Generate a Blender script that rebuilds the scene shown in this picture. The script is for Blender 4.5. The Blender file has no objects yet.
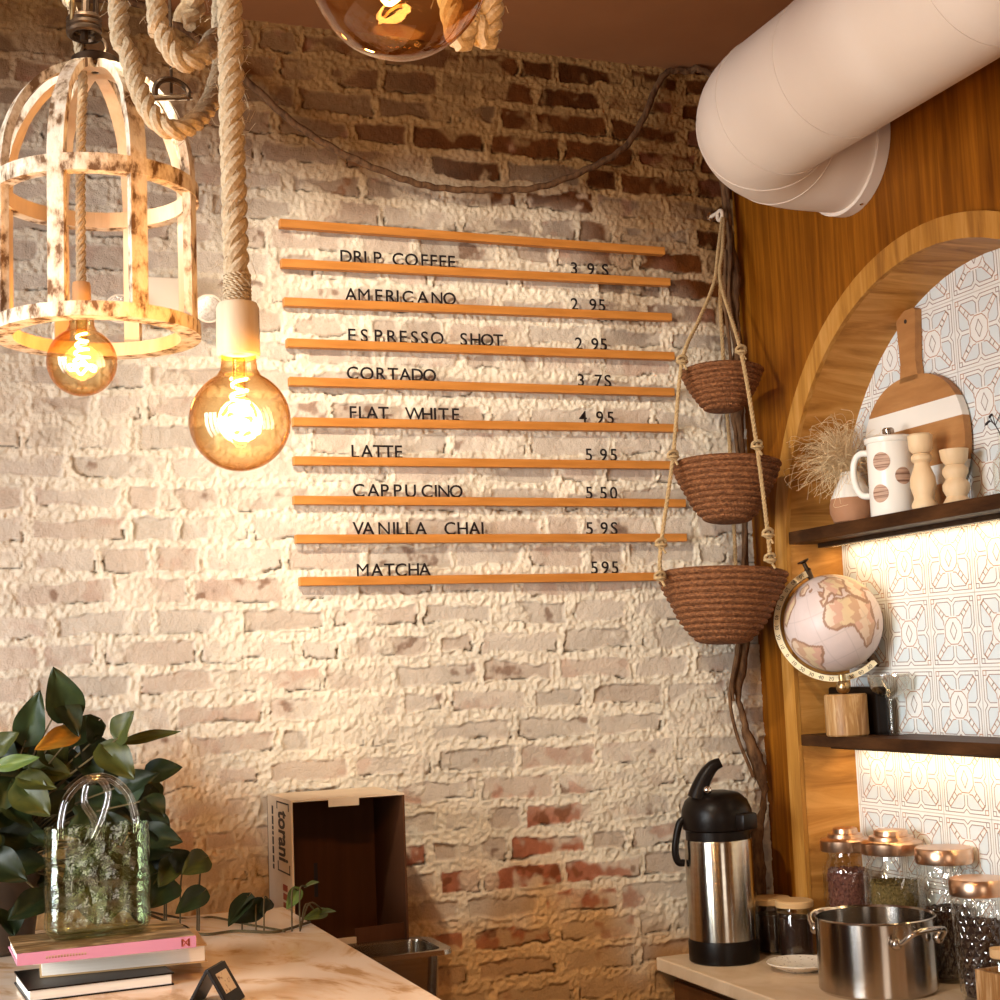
import bpy, bmesh, math, random
import numpy as np
from mathutils import Vector, Matrix
random.seed(7); RNG = np.random.RandomState(11)
PI = math.pi
S = bpy.context.scene
COL = S.collection

# ------------------------------------------------------------------ camera, world, lights, exposure
FPX, YAW, PITCH, ROLL = 1511.0, 0.36807, 0.11221, -0.040646
CAM = Vector((0, 0, 1.6))
_cy, _sy, _cp, _sp = math.cos(YAW), math.sin(YAW), math.cos(PITCH), math.sin(PITCH)
FW = Vector((_sy*_cp, _cy*_cp, _sp)); _r = Vector((_cy, -_sy, 0)); _u = _r.cross(FW)
RT = math.cos(ROLL)*_r + math.sin(ROLL)*_u; UP = -math.sin(ROLL)*_r + math.cos(ROLL)*_u
cd = bpy.data.cameras.new('camera'); cam = bpy.data.objects.new('camera', cd); COL.objects.link(cam)
cd.sensor_width = 36; cd.lens = 36*FPX/1000; cd.clip_start = .05
cam.matrix_world = Matrix((( RT.x, UP.x, -FW.x, CAM.x), (RT.y, UP.y, -FW.y, CAM.y), (RT.z, UP.z, -FW.z, CAM.z), (0, 0, 0, 1)))
S.camera = cam
vs = S.view_settings
vs.view_transform = 'Standard'; vs.look = 'None'; vs.gamma = 1; vs.use_curve_mapping = False; vs.exposure = -0.10
w = bpy.data.worlds.new('world'); S.world = w; w.use_nodes = True
w.node_tree.nodes['Background'].inputs[0].default_value = (.62, .24, .06, 1)
w.node_tree.nodes['Background'].inputs[1].default_value = .20

def lamp(name, kind, loc, target, energy, color, **kw):
    d = bpy.data.lights.new(name, kind); d.energy = energy; d.color = color
    for k, v in kw.items(): setattr(d, k, v)
    o = bpy.data.objects.new(name, d); COL.objects.link(o); o.location = loc
    if target is not None:
        o.rotation_euler = (Vector(target)-Vector(loc)).to_track_quat('-Z', 'Y').to_euler()
    return o
lamp('track_spot', 'SPOT', (.12, 1.85, 2.95), (1.30, 3.3, 1.82), 232, (1, .90, .73), spot_size=math.radians(60), spot_blend=.75, shadow_soft_size=.05)
for wy, wc in ((.75, (1, .94, .86)), (1.30, (.82, .91, 1)), (1.85, (.85, .93, 1))):
    lamp('window_and_fill_light', 'AREA', (-2.3, wy, 1.30), (1.5, 2.7, .50), 31, wc, shape='RECTANGLE', size=.40, size_y=2.4, spread=math.radians(98))
lamp('window_and_fill_light', 'AREA', (.2, -2.2, 1.6), (1.2, 3.3, 1.6), 21, (1, .90, .78), shape='RECTANGLE', size=1.0, size_y=1.6)  # added fill light behind the camera, lifts the duct and front faces

# ------------------------------------------------------------------ helpers
def ray(px, py): return FW + RT*((px-500)/FPX) - UP*((py-500)/FPX)
def atY(px, py, Y): d = ray(px, py); return CAM + d*((Y-CAM.y)/d.y)
def atX(px, py, X): d = ray(px, py); return CAM + d*((X-CAM.x)/d.x)
def atZ(px, py, Z): d = ray(px, py); return CAM + d*((Z-CAM.z)/d.z)

def obj(name, bm, m, parent=None, smooth=False, loc=None, rot=None):
    me = bpy.data.meshes.new(name)
    if isinstance(bm, bmesh.types.BMesh):
        bm.normal_update(); bm.to_mesh(me); bm.free()
    else: me = bm
    if smooth:
        me.polygons.foreach_set('use_smooth', [True]*len(me.polygons))
        try: me.set_sharp_from_angle(angle=math.radians(40))
        except Exception: pass
    for mm in (m if isinstance(m, (list, tuple)) else [m]): me.materials.append(mm)
    o = bpy.data.objects.new(name, me); COL.objects.link(o)
    if parent: o.parent = parent
    if loc is not None: o.location = loc
    if rot is not None: o.rotation_euler = rot
    return o
def tag(o, label=None, cat=None, group=None, kind=None):
    if label: o['label'] = label
    if cat: o['category'] = cat
    if group: o['group'] = group
    if kind: o['kind'] = kind
    return o
def thing(name, label, cat, loc=(0, 0, 0), rotz=0, group=None):
    o = bpy.data.objects.new(name, None); COL.objects.link(o); o.empty_display_size = .05
    o.location = loc; o.rotation_euler = (0, 0, rotz)
    return tag(o, label, cat, group)
def struct(name, bm, m, smooth=False):
    o = obj(name, bm, m, smooth=smooth); o['kind'] = 'structure'; return o

def box(bm, x0, x1, y0, y1, z0, z1, bev=0, mi=0):
    r = bmesh.ops.create_cube(bm, size=1)
    vsx = r['verts']
    for v in vsx:
        v.co = Vector(((x0+x1)/2 + v.co.x*(x1-x0), (y0+y1)/2 + v.co.y*(y1-y0), (z0+z1)/2 + v.co.z*(z1-z0)))
    fs = {f for v in vsx for f in v.link_faces}
    for f in fs: f.material_index = mi
    if bev:
        es = list({e for v in vsx for e in v.link_edges})
        bmesh.ops.bevel(bm, geom=es, offset=bev, segments=2, affect='EDGES', profile=.5)
    return bm
def bx(*a, **k): return box(bmesh.new(), *a, **k)
def lathe(bm, prof, n=48, cx=0, cy=0, rfun=None, mi=0):
    rings = []
    for (r, z) in prof:
        ring = []
        for i in range(n):
            a = 2*PI*i/n
            rr = rfun(r, z, a) if rfun else r
            ring.append(bm.verts.new((cx+rr*math.cos(a), cy+rr*math.sin(a), z)))
        rings.append(ring)
    for k in range(len(rings)-1):
        for i in range(n):
            j = (i+1) % n
            f = bm.faces.new((rings[k][i], rings[k][j], rings[k+1][j], rings[k+1][i])); f.material_index = mi
    if prof[0][0] > 1e-5: bm.faces.new(list(reversed(rings[0]))).material_index = mi
    if prof[-1][0] > 1e-5: bm.faces.new(rings[-1]).material_index = mi
    return bm
def lt(prof, n=48, **k):
    bm = lathe(bmesh.new(), [(max(r, 1e-4), z) for r, z in prof], n, **k)
    return bm
def frames(pts):
    pts = [Vector(p) for p in pts]; n = len(pts); T = []
    for i in range(n):
        a = pts[max(i-1, 0)]; b = pts[min(i+1, n-1)]; d = b-a
        T.append(d.normalized() if d.length > 1e-9 else Vector((0, 0, 1)))
    up = Vector((0, 0, 1)) if abs(T[0].z) < .9 else Vector((1, 0, 0))
    N = [(up - T[0]*up.dot(T[0])).normalized()]
    for i in range(1, n):
        v = N[-1] - T[i]*N[-1].dot(T[i])
        N.append(v.normalized() if v.length > 1e-6 else N[-1])
    return pts, T, N
def tube(bm, pts, rad, n=8, cap=True, closed=False, mi=0):
    pts, T, N = frames(pts); rings = []
    for i, p in enumerate(pts):
        r = rad[i] if isinstance(rad, (list, tuple)) else rad
        B = T[i].cross(N[i])
        rings.append([bm.verts.new(p + (N[i]*math.cos(2*PI*k/n) + B*math.sin(2*PI*k/n))*r) for k in range(n)])
    m = len(rings)
    for i in range(m if closed else m-1):
        a, b = rings[i], rings[(i+1) % m]
        for k in range(n):
            j = (k+1) % n
            bm.faces.new((a[k], a[j], b[j], b[k])).material_index = mi
    if cap and not closed:
        bm.faces.new(list(reversed(rings[0]))).material_index = mi; bm.faces.new(rings[-1]).material_index = mi
    return bm
def tb(pts, rad, n=8, **k): return tube(bmesh.new(), pts, rad, n, **k)
def spline(pts, n=10):
    P = [Vector(p) for p in pts]; P = [P[0]*2-P[1]] + P + [P[-1]*2-P[-2]]; out = []
    for i in range(1, len(P)-2):
        for k in range(n):
            t = k/n; a, b, c, d = P[i-1:i+3]
            out.append(.5*((2*b) + (c-a)*t + (2*a-5*b+4*c-d)*t*t + (3*b-a-3*c+d)*t**3))
    out.append(P[-2]); return out
def resample(pts, step):
    P = [Vector(p) for p in pts]; L = [0]
    for a, b in zip(P, P[1:]): L.append(L[-1]+(b-a).length)
    n = max(2, int(L[-1]/step)); out = []; j = 0
    for i in range(n+1):
        s = L[-1]*i/n
        while j < len(L)-2 and L[j+1] < s: j += 1
        t = (s-L[j])/max(L[j+1]-L[j], 1e-9); out.append(P[j].lerp(P[j+1], t))
    return out
def rope_bm(path, R, pitch=None, fuzz=0, strands=3, seg=None):
    bm = bmesh.new(); pitch = pitch or R*6
    pts = resample(path, seg or pitch/14); pts, T, N = frames(pts); s = 0
    cum = [0]
    for a, b in zip(pts, pts[1:]): cum.append(cum[-1]+(b-a).length)
    for k in range(strands):
        sp = []
        for i, p in enumerate(pts):
            a = 2*PI*(cum[i]/pitch + k/strands); B = T[i].cross(N[i])
            sp.append(p + (N[i]*math.cos(a)+B*math.sin(a))*R*.52)
        tube(bm, sp, R*.54, 8)
    rn = random.Random(3)
    for q in range(fuzz):
        i = rn.randrange(len(pts)); a = rn.random()*2*PI; B = T[i].cross(N[i]); d = N[i]*math.cos(a)+B*math.sin(a)
        p = pts[i]+d*R*.9; l = R*rn.uniform(.4, 1.1)
        tube(bm, [p, p+d*l*.5+T[i]*l*rn.uniform(-.6, .6), p+d*l+T[i]*l*rn.uniform(-1, 1)], .00035, 3, cap=False)
    return bm
def sphere(bm, c, r, u=24, v=16, mi=0, sc=(1, 1, 1), rot=None):
    res = bmesh.ops.create_uvsphere(bm, u_segments=u, v_segments=v, radius=r)
    for vv in res['verts']:
        p = Vector((vv.co.x*sc[0], vv.co.y*sc[1], vv.co.z*sc[2]))
        if rot: p = rot @ p
        vv.co = p + Vector(c)
    for f in {f for vv in res['verts'] for f in vv.link_faces}: f.material_index = mi
    return bm
def prism(bm, poly, y0, y1, mi=0):
    """poly in (x,z); extruded along y"""
    a = [bm.verts.new((x, y0, z)) for x, z in poly]; b = [bm.verts.new((x, y1, z)) for x, z in poly]
    n = len(poly)
    bm.faces.new(a).material_index = mi; bm.faces.new(list(reversed(b))).material_index = mi
    for i in range(n):
        j = (i+1) % n
        bm.faces.new((a[j], a[i], b[i], b[j])).material_index = mi
    bmesh.ops.recalc_face_normals(bm, faces=bm.faces)
    return bm
def xform(bm, M):
    bmesh.ops.transform(bm, matrix=M, verts=bm.verts); return bm

# ------------------------------------------------------------------ materials
def base_mat(name):
    m = bpy.data.materials.new(name); m.use_nodes = True; nt = m.node_tree
    return m, nt, nt.nodes['Principled BSDF']
def N_(nt, t, **k):
    n = nt.nodes.new(t)
    for a, b in k.items():
        if a.startswith('i_'):
            key = a[2:]; n.inputs[int(key) if key.isdigit() else key.replace('_', ' ')].default_value = b
        else: setattr(n, a, b)
    return n
def pmat(name, c1, c2=None, rough=.6, metal=0, scale=(8, 8, 8), nscale=1, bump=0, bscale=None, detail=6, contrast=(.3, .7), c3=None, spec=.3, coat=0, distort=0):
    m, nt, b = base_mat(name); L = nt.links
    b.inputs['Roughness'].default_value = rough; b.inputs['Metallic'].default_value = metal
    b.inputs['Specular IOR Level'].default_value = spec; b.inputs['Coat Weight'].default_value = coat
    tc = N_(nt, 'ShaderNodeTexCoord'); mp = N_(nt, 'ShaderNodeMapping'); mp.inputs['Scale'].default_value = scale
    L.new(tc.outputs['Object'], mp.inputs[0])
    nz = N_(nt, 'ShaderNodeTexNoise', i_Scale=nscale, i_Detail=detail, i_Roughness=.6, i_Distortion=distort); L.new(mp.outputs[0], nz.inputs['Vector'])
    cr = N_(nt, 'ShaderNodeValToRGB'); L.new(nz.outputs['Fac'], cr.inputs[0])
    e = cr.color_ramp.elements; e[0].position, e[1].position = contrast
    e[0].color = (*c1, 1); e[1].color = (*(c2 or c1), 1)
    if c3:
        n3 = e.new((contrast[0]+contrast[1])/2); n3.color = (*c3, 1)
    L.new(cr.outputs[0], b.inputs['Base Color'])
    if bump:
        nb = N_(nt, 'ShaderNodeTexNoise', i_Scale=nscale, i_Detail=8)
        mp2 = N_(nt, 'ShaderNodeMapping'); mp2.inputs['Scale'].default_value = bscale or scale
        L.new(tc.outputs['Object'], mp2.inputs[0]); L.new(mp2.outputs[0], nb.inputs['Vector'])
        bp = N_(nt, 'ShaderNodeBump', i_Strength=bump, i_Distance=.004); L.new(nb.outputs['Fac'], bp.inputs['Height']); L.new(bp.outputs[0], b.inputs['Normal'])
    return m
def glass(name, tint=(1, 1, 1), ior=1.45, rough=.02, bump=0, bsc=30, boost=1.0, refl=(1, 1, 1)):
    """thin clear glass: tinted transmission and a fresnel reflection"""
    m = bpy.data.materials.new(name); m.use_nodes = True; nt = m.node_tree; nt.nodes.clear(); L = nt.links
    out = N_(nt, 'ShaderNodeOutputMaterial'); mx = N_(nt, 'ShaderNodeMixShader')
    tr = N_(nt, 'ShaderNodeBsdfTransparent'); tr.inputs[0].default_value = (*tint, 1)
    gl = N_(nt, 'ShaderNodeBsdfGlossy'); gl.inputs['Color'].default_value = (*refl, 1); gl.inputs['Roughness'].default_value = rough
    fr = N_(nt, 'ShaderNodeLayerWeight', i_Blend=.5); pw = N_(nt, 'ShaderNodeMath', operation='POWER'); pw.inputs[1].default_value = 4.0
    mu = N_(nt, 'ShaderNodeMath', operation='MULTIPLY_ADD'); mu.inputs[1].default_value = .8; mu.inputs[2].default_value = .045*boost; mu.use_clamp = True
    L.new(fr.outputs['Facing'], pw.inputs[0]); L.new(pw.outputs[0], mu.inputs[0]); L.new(mu.outputs[0], mx.inputs[0])
    L.new(tr.outputs[0], mx.inputs[1]); L.new(gl.outputs[0], mx.inputs[2]); L.new(mx.outputs[0], out.inputs[0])
    if bump:
        tc = N_(nt, 'ShaderNodeTexCoord'); nz = N_(nt, 'ShaderNodeTexNoise', i_Scale=bsc, i_Detail=3); L.new(tc.outputs['Object'], nz.inputs['Vector'])
        bp = N_(nt, 'ShaderNodeBump', i_Strength=bump, i_Distance=.01); L.new(nz.outputs['Fac'], bp.inputs['Height'])
        L.new(bp.outputs[0], gl.inputs['Normal']); L.new(bp.outputs[0], fr.inputs['Normal'])
    return m
def emit(name, c, s):
    m = bpy.data.materials.new(name); m.use_nodes = True; nt = m.node_tree; nt.nodes.clear()
    o = N_(nt, 'ShaderNodeOutputMaterial'); e = N_(nt, 'ShaderNodeEmission'); e.inputs[0].default_value = (*c, 1); e.inputs[1].default_value = s
    nt.links.new(e.outputs[0], o.inputs[0]); return m
def attr_mat(name, rough=.8, bump=0, bsc=150, spec=.3, var=.15, translucent=0):
    m, nt, b = base_mat(name); L = nt.links
    b.inputs['Roughness'].default_value = rough; b.inputs['Specular IOR Level'].default_value = spec
    a = N_(nt, 'ShaderNodeAttribute', attribute_name='Col')
    tc = N_(nt, 'ShaderNodeTexCoord'); nz = N_(nt, 'ShaderNodeTexNoise', i_Scale=bsc, i_Detail=6, i_Roughness=.65); L.new(tc.outputs['Object'], nz.inputs['Vector'])
    mr = N_(nt, 'ShaderNodeMapRange'); mr.inputs[3].default_value = 1-var; mr.inputs[4].default_value = 1+var; L.new(nz.outputs['Fac'], mr.inputs[0])
    mx = N_(nt, 'ShaderNodeVectorMath', operation='SCALE'); L.new(a.outputs['Color'], mx.inputs[0]); L.new(mr.outputs[0], mx.inputs['Scale'])
    L.new(mx.outputs[0], b.inputs['Base Color'])
    if bump:
        bp = N_(nt, 'ShaderNodeBump', i_Strength=bump, i_Distance=.003); L.new(nz.outputs['Fac'], bp.inputs['Height']); L.new(bp.outputs[0], b.inputs['Normal'])
    return m
M = {}
M['brick'] = attr_mat('painted brick', .9, .8, 230, spec=.08)
M['ceiling'] = pmat('ceiling plaster', (.28, .115, .040), (.32, .14, .052), .9, scale=(3, 3, 3))
M['floor'] = pmat('floor boards', (.16, .10, .06), (.22, .14, .08), .6, scale=(20, 2, 2))
M['panel'] = pmat('wood wall panel', (.13, .037, .002), (.34, .115, .008), .5, scale=(30, 30, 1.3), nscale=1.6, bump=.12, c3=(.22, .070, .004), distort=.6, spec=.12)
M['reveal'] = pmat('niche lining wood', (.24, .092, .016), (.62, .31, .085), .5, scale=(2.2, 14, 14), nscale=1.4, bump=.1, c3=(.45, .20, .042), distort=1.2, spec=.15)
M['trimwood'] = pmat('oak trim', (.28, .115, .022), (.55, .28, .075), .5, scale=(26, 26, 2.2), nscale=1.6, bump=.1, c3=(.44, .20, .036), distort=.5, spec=.15)
M['shelf'] = pmat('dark walnut shelf', (.018, .006, .002), (.085, .034, .011), .5, scale=(14, 3, 14), nscale=2, bump=.3, spec=.12)
M['rail'] = pmat('cherry rail', (.40, .14, .020), (.60, .24, .050), .5, scale=(4, 30, 40), nscale=1.2)
M['cabinet'] = pmat('brown cabinet', (.09, .030, .008), (.14, .05, .014), .5, scale=(20, 20, 2))
M['black'] = pmat('black plastic', (.006, .0035, .0025), (.010, .006, .004), .35, scale=(30, 30, 30), spec=.16)
M['letter'] = pmat('black acrylic', (.012, .008, .008), None, .35)
M['duct'] = pmat('painted duct', (.74, .65, .56), (.78, .69, .60), .5, scale=(4, 4, 4), bump=.03)
M['steel'] = pmat('brushed steel', (.44, .39, .33), (.54, .49, .42), .17, 1, scale=(1, 1, 60), nscale=2)
M['steelv'] = pmat('polished steel', (.42, .37, .32), (.50, .45, .40), .12, 1, scale=(3, 3, 3))
for _k, _r in (('steel', .22), ('steelv', .20)):          # turned metal: brushed round its axis
    _nt = M[_k].node_tree; _b = _nt.nodes['Principled BSDF']; _tg = N_(_nt, 'ShaderNodeTangent', direction_type='RADIAL', axis='Z')
    _nt.links.new(_tg.outputs[0], _b.inputs['Tangent']); _b.inputs['Anisotropic'].default_value = .92; _b.inputs['Anisotropic Rotation'].default_value = .25; _b.inputs['Roughness'].default_value = _r
M['copper'] = pmat('rose gold lid', (.62, .38, .24), (.74, .48, .32), .28, 1, scale=(3, 3, 40))
M['brass'] = pmat('aged brass', (.34, .22, .10), (.50, .36, .18), .3, 1, scale=(30, 30, 30))
M['iron'] = pmat('dark iron', (.05, .032, .02), (.10, .06, .035), .45, .8, scale=(40, 40, 40))
M['rope'] = pmat('jute rope', (.36, .26, .15), (.60, .47, .31), .95, scale=(60, 60, 60), nscale=3, bump=.5)
M['twine'] = pmat('sisal cord', (.30, .19, .085), (.52, .36, .18), .95, scale=(80, 80, 80), nscale=2, bump=.4)
M['wicker'] = pmat('brown wicker', (.07, .022, .007), (.34, .14, .052), .75, scale=(80, 80, 160), nscale=1.5, bump=.6, c3=(.18, .066, .022))
M['vine'] = pmat('dry bark', (.05, .02, .007), (.20, .10, .042), .9, scale=(40, 40, 14), nscale=2, bump=.8)
M['socket'] = pmat('pale turned wood', (.62, .47, .31), (.74, .60, .43), .5, scale=(40, 40, 3), nscale=1.5)
M['socket2'] = pmat('orange turned wood', (.52, .30, .14), (.62, .38, .19), .5, scale=(40, 40, 3), nscale=1.5)
M['amber'] = glass('amber bulb glass', (1, .82, .52), 1.5, .01, boost=1.3, refl=(1, .9, .75))
_nt = M['amber'].node_tree; _lw = N_(_nt, 'ShaderNodeLayerWeight', i_Blend=.5); _cr = N_(_nt, 'ShaderNodeValToRGB')
_cr.color_ramp.elements[0].color = (1, .90, .66, 1); _cr.color_ramp.elements[1].color = (.70, .33, .09, 1); _cr.color_ramp.elements[0].position = .15; _cr.color_ramp.elements[1].position = .95
_nt.links.new(_lw.outputs['Facing'], _cr.inputs[0]); _nt.links.new(_cr.outputs[0], [n for n in _nt.nodes if n.type == 'BSDF_TRANSPARENT'][0].inputs[0])
M['filament'] = emit('glowing filament', (1, .56, .17), 34)
M['cage'] = pmat('chipped white paint', (.16, .085, .04), (.80, .70, .56), .8, scale=(30, 30, 16), nscale=1.7, bump=.8, contrast=(.38, .56), c3=(.62, .48, .33))
M['cagein'] = pmat('bare pale wood', (.66, .46, .28), (.80, .62, .42), .7, scale=(20, 20, 4), nscale=2, bump=.3)
M['clear'] = glass('clear glass', (.97, .98, .97), 1.45, .015, boost=1.2)
M['wavy'] = glass('wavy green glass', (.84, .86, .76), 1.5, .06, bump=.35, bsc=38, boost=1.1, refl=(.95, 1, .95))
M['pattern'] = glass('pressed glass', (.92, .91, .88), 1.5, .03, boost=2.2)
M['white'] = pmat('white glaze', (.80, .76, .68), (.84, .80, .72), .25, scale=(4, 4, 4))
M['paper'] = pmat('book pages', (.74, .69, .60), (.86, .81, .72), .85, scale=(2, 2, 260), nscale=1)
M['pink'] = pmat('pink book cover', (.54, .22, .32), (.58, .25, .35), .5, scale=(9, 9, 9))
M['cover'] = pmat('photo cover', (.10, .055, .025), (.62, .46, .27), .3, scale=(9, 22, 9), nscale=1, contrast=(.38, .62), c3=(.24, .16, .07), distort=2)
M['tan'] = pmat('tan board', (.48, .31, .14), (.54, .36, .18), .6)
M['marble'] = pmat('veined marble', (.58, .36, .17), (.90, .75, .58), .14, scale=(3.2, 1.7, 3), nscale=1.2, contrast=(.36, .50), c3=(.84, .64, .44), distort=2.6)
M['marble2'] = pmat('cream counter', (.66, .48, .30), (.84, .66, .46), .25, scale=(5, 3, 5), nscale=1.3, distort=1.5)
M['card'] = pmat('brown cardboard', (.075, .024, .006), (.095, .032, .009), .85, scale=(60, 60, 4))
M['cardw'] = pmat('white printed cardboard', (.60, .46, .31), (.68, .53, .37), .7, scale=(10, 10, 10))
M['ink'] = pmat('black print', (.03, .02, .018), None, .6)
M['inkred'] = pmat('red print', (.32, .06, .03), None, .6)
M['grout'] = pmat('tile glaze', (.80, .81, .77), (.84, .85, .81), .22, scale=(6, 6, 6))
M['line1'] = pmat('tile grey line', (.36, .27, .235), None, .4)
M['line2'] = pmat('tile rust line', (.52, .29, .19), None, .4)
M['tileblue'] = pmat('pale blue glaze', (.66, .73, .74), (.70, .77, .78), .22, scale=(6, 6, 6))
M['joint'] = pmat('tile joint', (.56, .53, .48), None, .6)
M['led'] = emit('led strip', (1, .72, .34), 6)
M['walnut'] = pmat('acacia board', (.32, .14, .045), (.48, .24, .085), .5, scale=(16, 3, 18), nscale=1.5, c3=(.40, .185, .062))
M['maple'] = pmat('turned maple', (.72, .50, .28), (.82, .62, .38), .5, scale=(20, 20, 4))
M['clay'] = pmat('brown clay', (.36, .17, .085), (.42, .21, .11), .7, scale=(20, 20, 20))
M['spot'] = pmat('brown engraved dot', (.22, .11, .07), (.52, .34, .24), .6, scale=(4, 4, 190), nscale=1.2, contrast=(.42, .52))
M['straw'] = pmat('dried grass', (.60, .42, .22), (.80, .62, .38), .9, scale=(20, 20, 20))
M['bamboo'] = pmat('bamboo lid', (.58, .36, .16), (.68, .45, .22), .5, scale=(20, 3, 20))
M['leaf'] = attr_mat('waxy leaf', .42, .15, 60, .25, .18)
M['stem'] = pmat('green brown stem', (.05, .035, .012), (.10, .07, .025), .6, scale=(30, 30, 30))
M['pot'] = pmat('dark ceramic', (.04, .025, .015), (.07, .045, .03), .4)
M['globewood'] = pmat('globe base wood', (.24, .11, .032), (.62, .42, .22), .45, scale=(60, 60, 5), nscale=1.4, c3=(.36, .19, .065), distort=.8)
M['ivory'] = pmat('ivory scale', (.80, .68, .42), (.86, .74, .50), .35)
M['globe'] = attr_mat('globe map', .4, 0, 60, .4, .06)
M['bean'] = pmat('coffee beans', (.012, .005, .003), (.035, .013, .007), .4, scale=(90, 90, 90))
M['petal'] = pmat('dried petals', (.06, .016, .012), (.24, .095, .065), .7, scale=(90, 90, 90), nscale=2)
M['herb'] = pmat('dried herbs', (.07, .05, .012), (.24, .17, .055), .8, scale=(90, 90, 90), nscale=2)
M['speck'] = pmat('speckled plate', (.26, .14, .07), (.78, .70, .58), .35, scale=(60, 60, 60), nscale=2, contrast=(.34, .42))
M['glazebrown'] = pmat('brown glaze centre', (.52, .30, .13), (.70, .48, .26), .35, scale=(20, 20, 20), nscale=2)
M['lens'] = pmat('lamp lens', (.50, .42, .34), (.85, .78, .68), .2, .3, scale=(90, 90, 90), nscale=2, bump=.6)
M['lampwhite'] = pmat('white lamp housing', (.74, .62, .48), None, .4)
M['chrome'] = pmat('chrome', (.85, .83, .80), None, .08, 1)

# ------------------------------------------------------------------ structure
WY, WX, CZ = 3.30, 1.946, 3.11
def vnoise(x, z, s, seed):
    rs = np.random.RandomState(seed); G = rs.rand(257, 257)
    u = x*s+37.3+seed; v = z*s+91.7+seed*2; iu = np.floor(u).astype(int); iv = np.floor(v).astype(int); fu = u-iu; fv = v-iv
    fu = fu*fu*(3-2*fu); fv = fv*fv*(3-2*fv); g = lambda a, b: G[a % 257, b % 257]
    return (g(iu, iv)*(1-fu)+g(iu+1, iv)*fu)*(1-fv) + (g(iu, iv+1)*(1-fu)+g(iu+1, iv+1)*fu)*fv
def fbm(x, z, s, seed, o=4):
    t = 0; a = .5; n = 0
    for k in range(o): t = t + a*vnoise(x, z, s*2**k, seed+k*17); n += a; a *= .55
    return t/n
def sstep(a, b, x): t = np.clip((x-a)/(b-a), 0, 1); return t*t*(3-2*t)
def brick_wall():
    xs = np.concatenate([np.linspace(-1.6, -.2, 60, endpoint=False), np.arange(-.2, WX+.012, .0033)])
    zs = np.concatenate([np.linspace(0, .78, 40, endpoint=False), np.arange(.78, CZ+.02, .0033)])
    X, Z = np.meshgrid(xs, zs)
    h = .0668; z0 = 1.632
    wx = X + (fbm(X, Z, 16, 1)-.5)*.016 + (fbm(X, Z, 70, 2, 3)-.5)*.008
    wz = Z + (fbm(X, Z, 7, 3)-.5)*.016 + (fbm(X, Z, 60, 4, 3)-.5)*.006
    k = np.floor((wz-z0)/h).astype(int); fz = (wz-z0)/h-k; dz = np.minimum(fz, 1-fz)*h
    dx = np.full_like(X, 1.0); bid = np.zeros_like(k); bpos = np.zeros_like(X)
    for kk in range(k.min(), k.max()+1):
        rs = np.random.RandomState(kk+500); e = [-1.75-rs.rand()*.2]
        while e[-1] < 2.2: e.append(e[-1] + rs.choice([.205, .205, .2, .105, .15, .19])+rs.uniform(-.012, .012))
        e = np.array(e); msk = k == kk; xv = wx[msk]; i = np.searchsorted(e, xv)-1
        dx[msk] = np.minimum(xv-e[i], e[i+1]-xv); bid[msk] = i+kk*97+3000
        bpos[msk] = (xv-e[i])/(e[i+1]-e[i])
    R1 = np.random.RandomState(5).rand(9001); R2 = np.random.RandomState(6).rand(9001); R3 = np.random.RandomState(8).rand(9001)
    r1, r2, r3 = R1[bid % 9001], R2[bid % 9001], R3[bid % 9001]
    smear = fbm(X, Z, 11, 21, 3)
    mw = .0065 + .017*np.clip(smear-.36, 0, 1)*1.6 + .005*(vnoise(X, Z, 45, 30)-.5)+.003*(vnoise(X, Z, 110, 31)-.5)
    d = np.minimum(dx*1.05, dz)
    brick = sstep(0, .0045, d-mw)
    fine = fbm(X, Z, 150, 40, 3)-.5; med = fbm(X, Z, 32, 50, 4)-.5
    ridge = 1-np.abs(2*fbm(X, Z, 38, 60, 3)-1)
    hb = (r1-.5)*.006 + med*.0045 + fine*.0022 + (bpos-.5)*(r2-.5)*.008
    hm = .0005 + med*.0042 + fine*.0095 + (ridge**5)*.0022
    lip = np.exp(-((d-mw)/.0028)**2)*(.0045*sstep(.42, .62, vnoise(X, Z, 26, 70)))
    crk = np.exp(-((d-mw-.001)/.0016)**2)*sstep(.57, .70, vnoise(X, Z, 19, 80))*(fz < .5)*.013
    H = hb*brick + hm*(1-brick) + lip*.7 - crk
    # plaster smears lying over some bricks
    sm = sstep(.57, .65, fbm(X, Z, 9, 90, 4))*.65
    H = H*(1-sm) + (hm+.002)*sm
    # colour: cream mortar, washed brick, bare brick higher up and in patches low on the right
    mort = np.array([.70, .61, .475])[None, None]*(.84+.32*fbm(X, Z, 22, 100, 4))[..., None]
    wash = np.array([.56, .475, .38])[None, None]*(.80+.22*r1[..., None]+.2*fbm(X, Z, 30, 110, 4)[..., None])
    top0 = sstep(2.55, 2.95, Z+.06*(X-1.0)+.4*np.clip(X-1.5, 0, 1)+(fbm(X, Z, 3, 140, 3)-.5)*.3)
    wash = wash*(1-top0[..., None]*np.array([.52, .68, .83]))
    wash = wash*(1-.12*(r3 > .6)[..., None]*np.array([.3, .7, .9])[None, None])
    bare = np.array([.075, .022, .004])[None, None]*(.7+.7*r2[..., None])*(.6+.8*fbm(X, Z, 40, 120, 4))[..., None]
    red = np.array([.36, .135, .075])[None, None]*(.75+.5*fbm(X, Z, 50, 130, 3))[..., None]
    top = sstep(2.55, 2.92, Z+.10*(X-1.0)+.55*np.clip(X-1.5, 0, 1)+(fbm(X, Z, 3, 140, 3)-.5)*.35)
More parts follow.
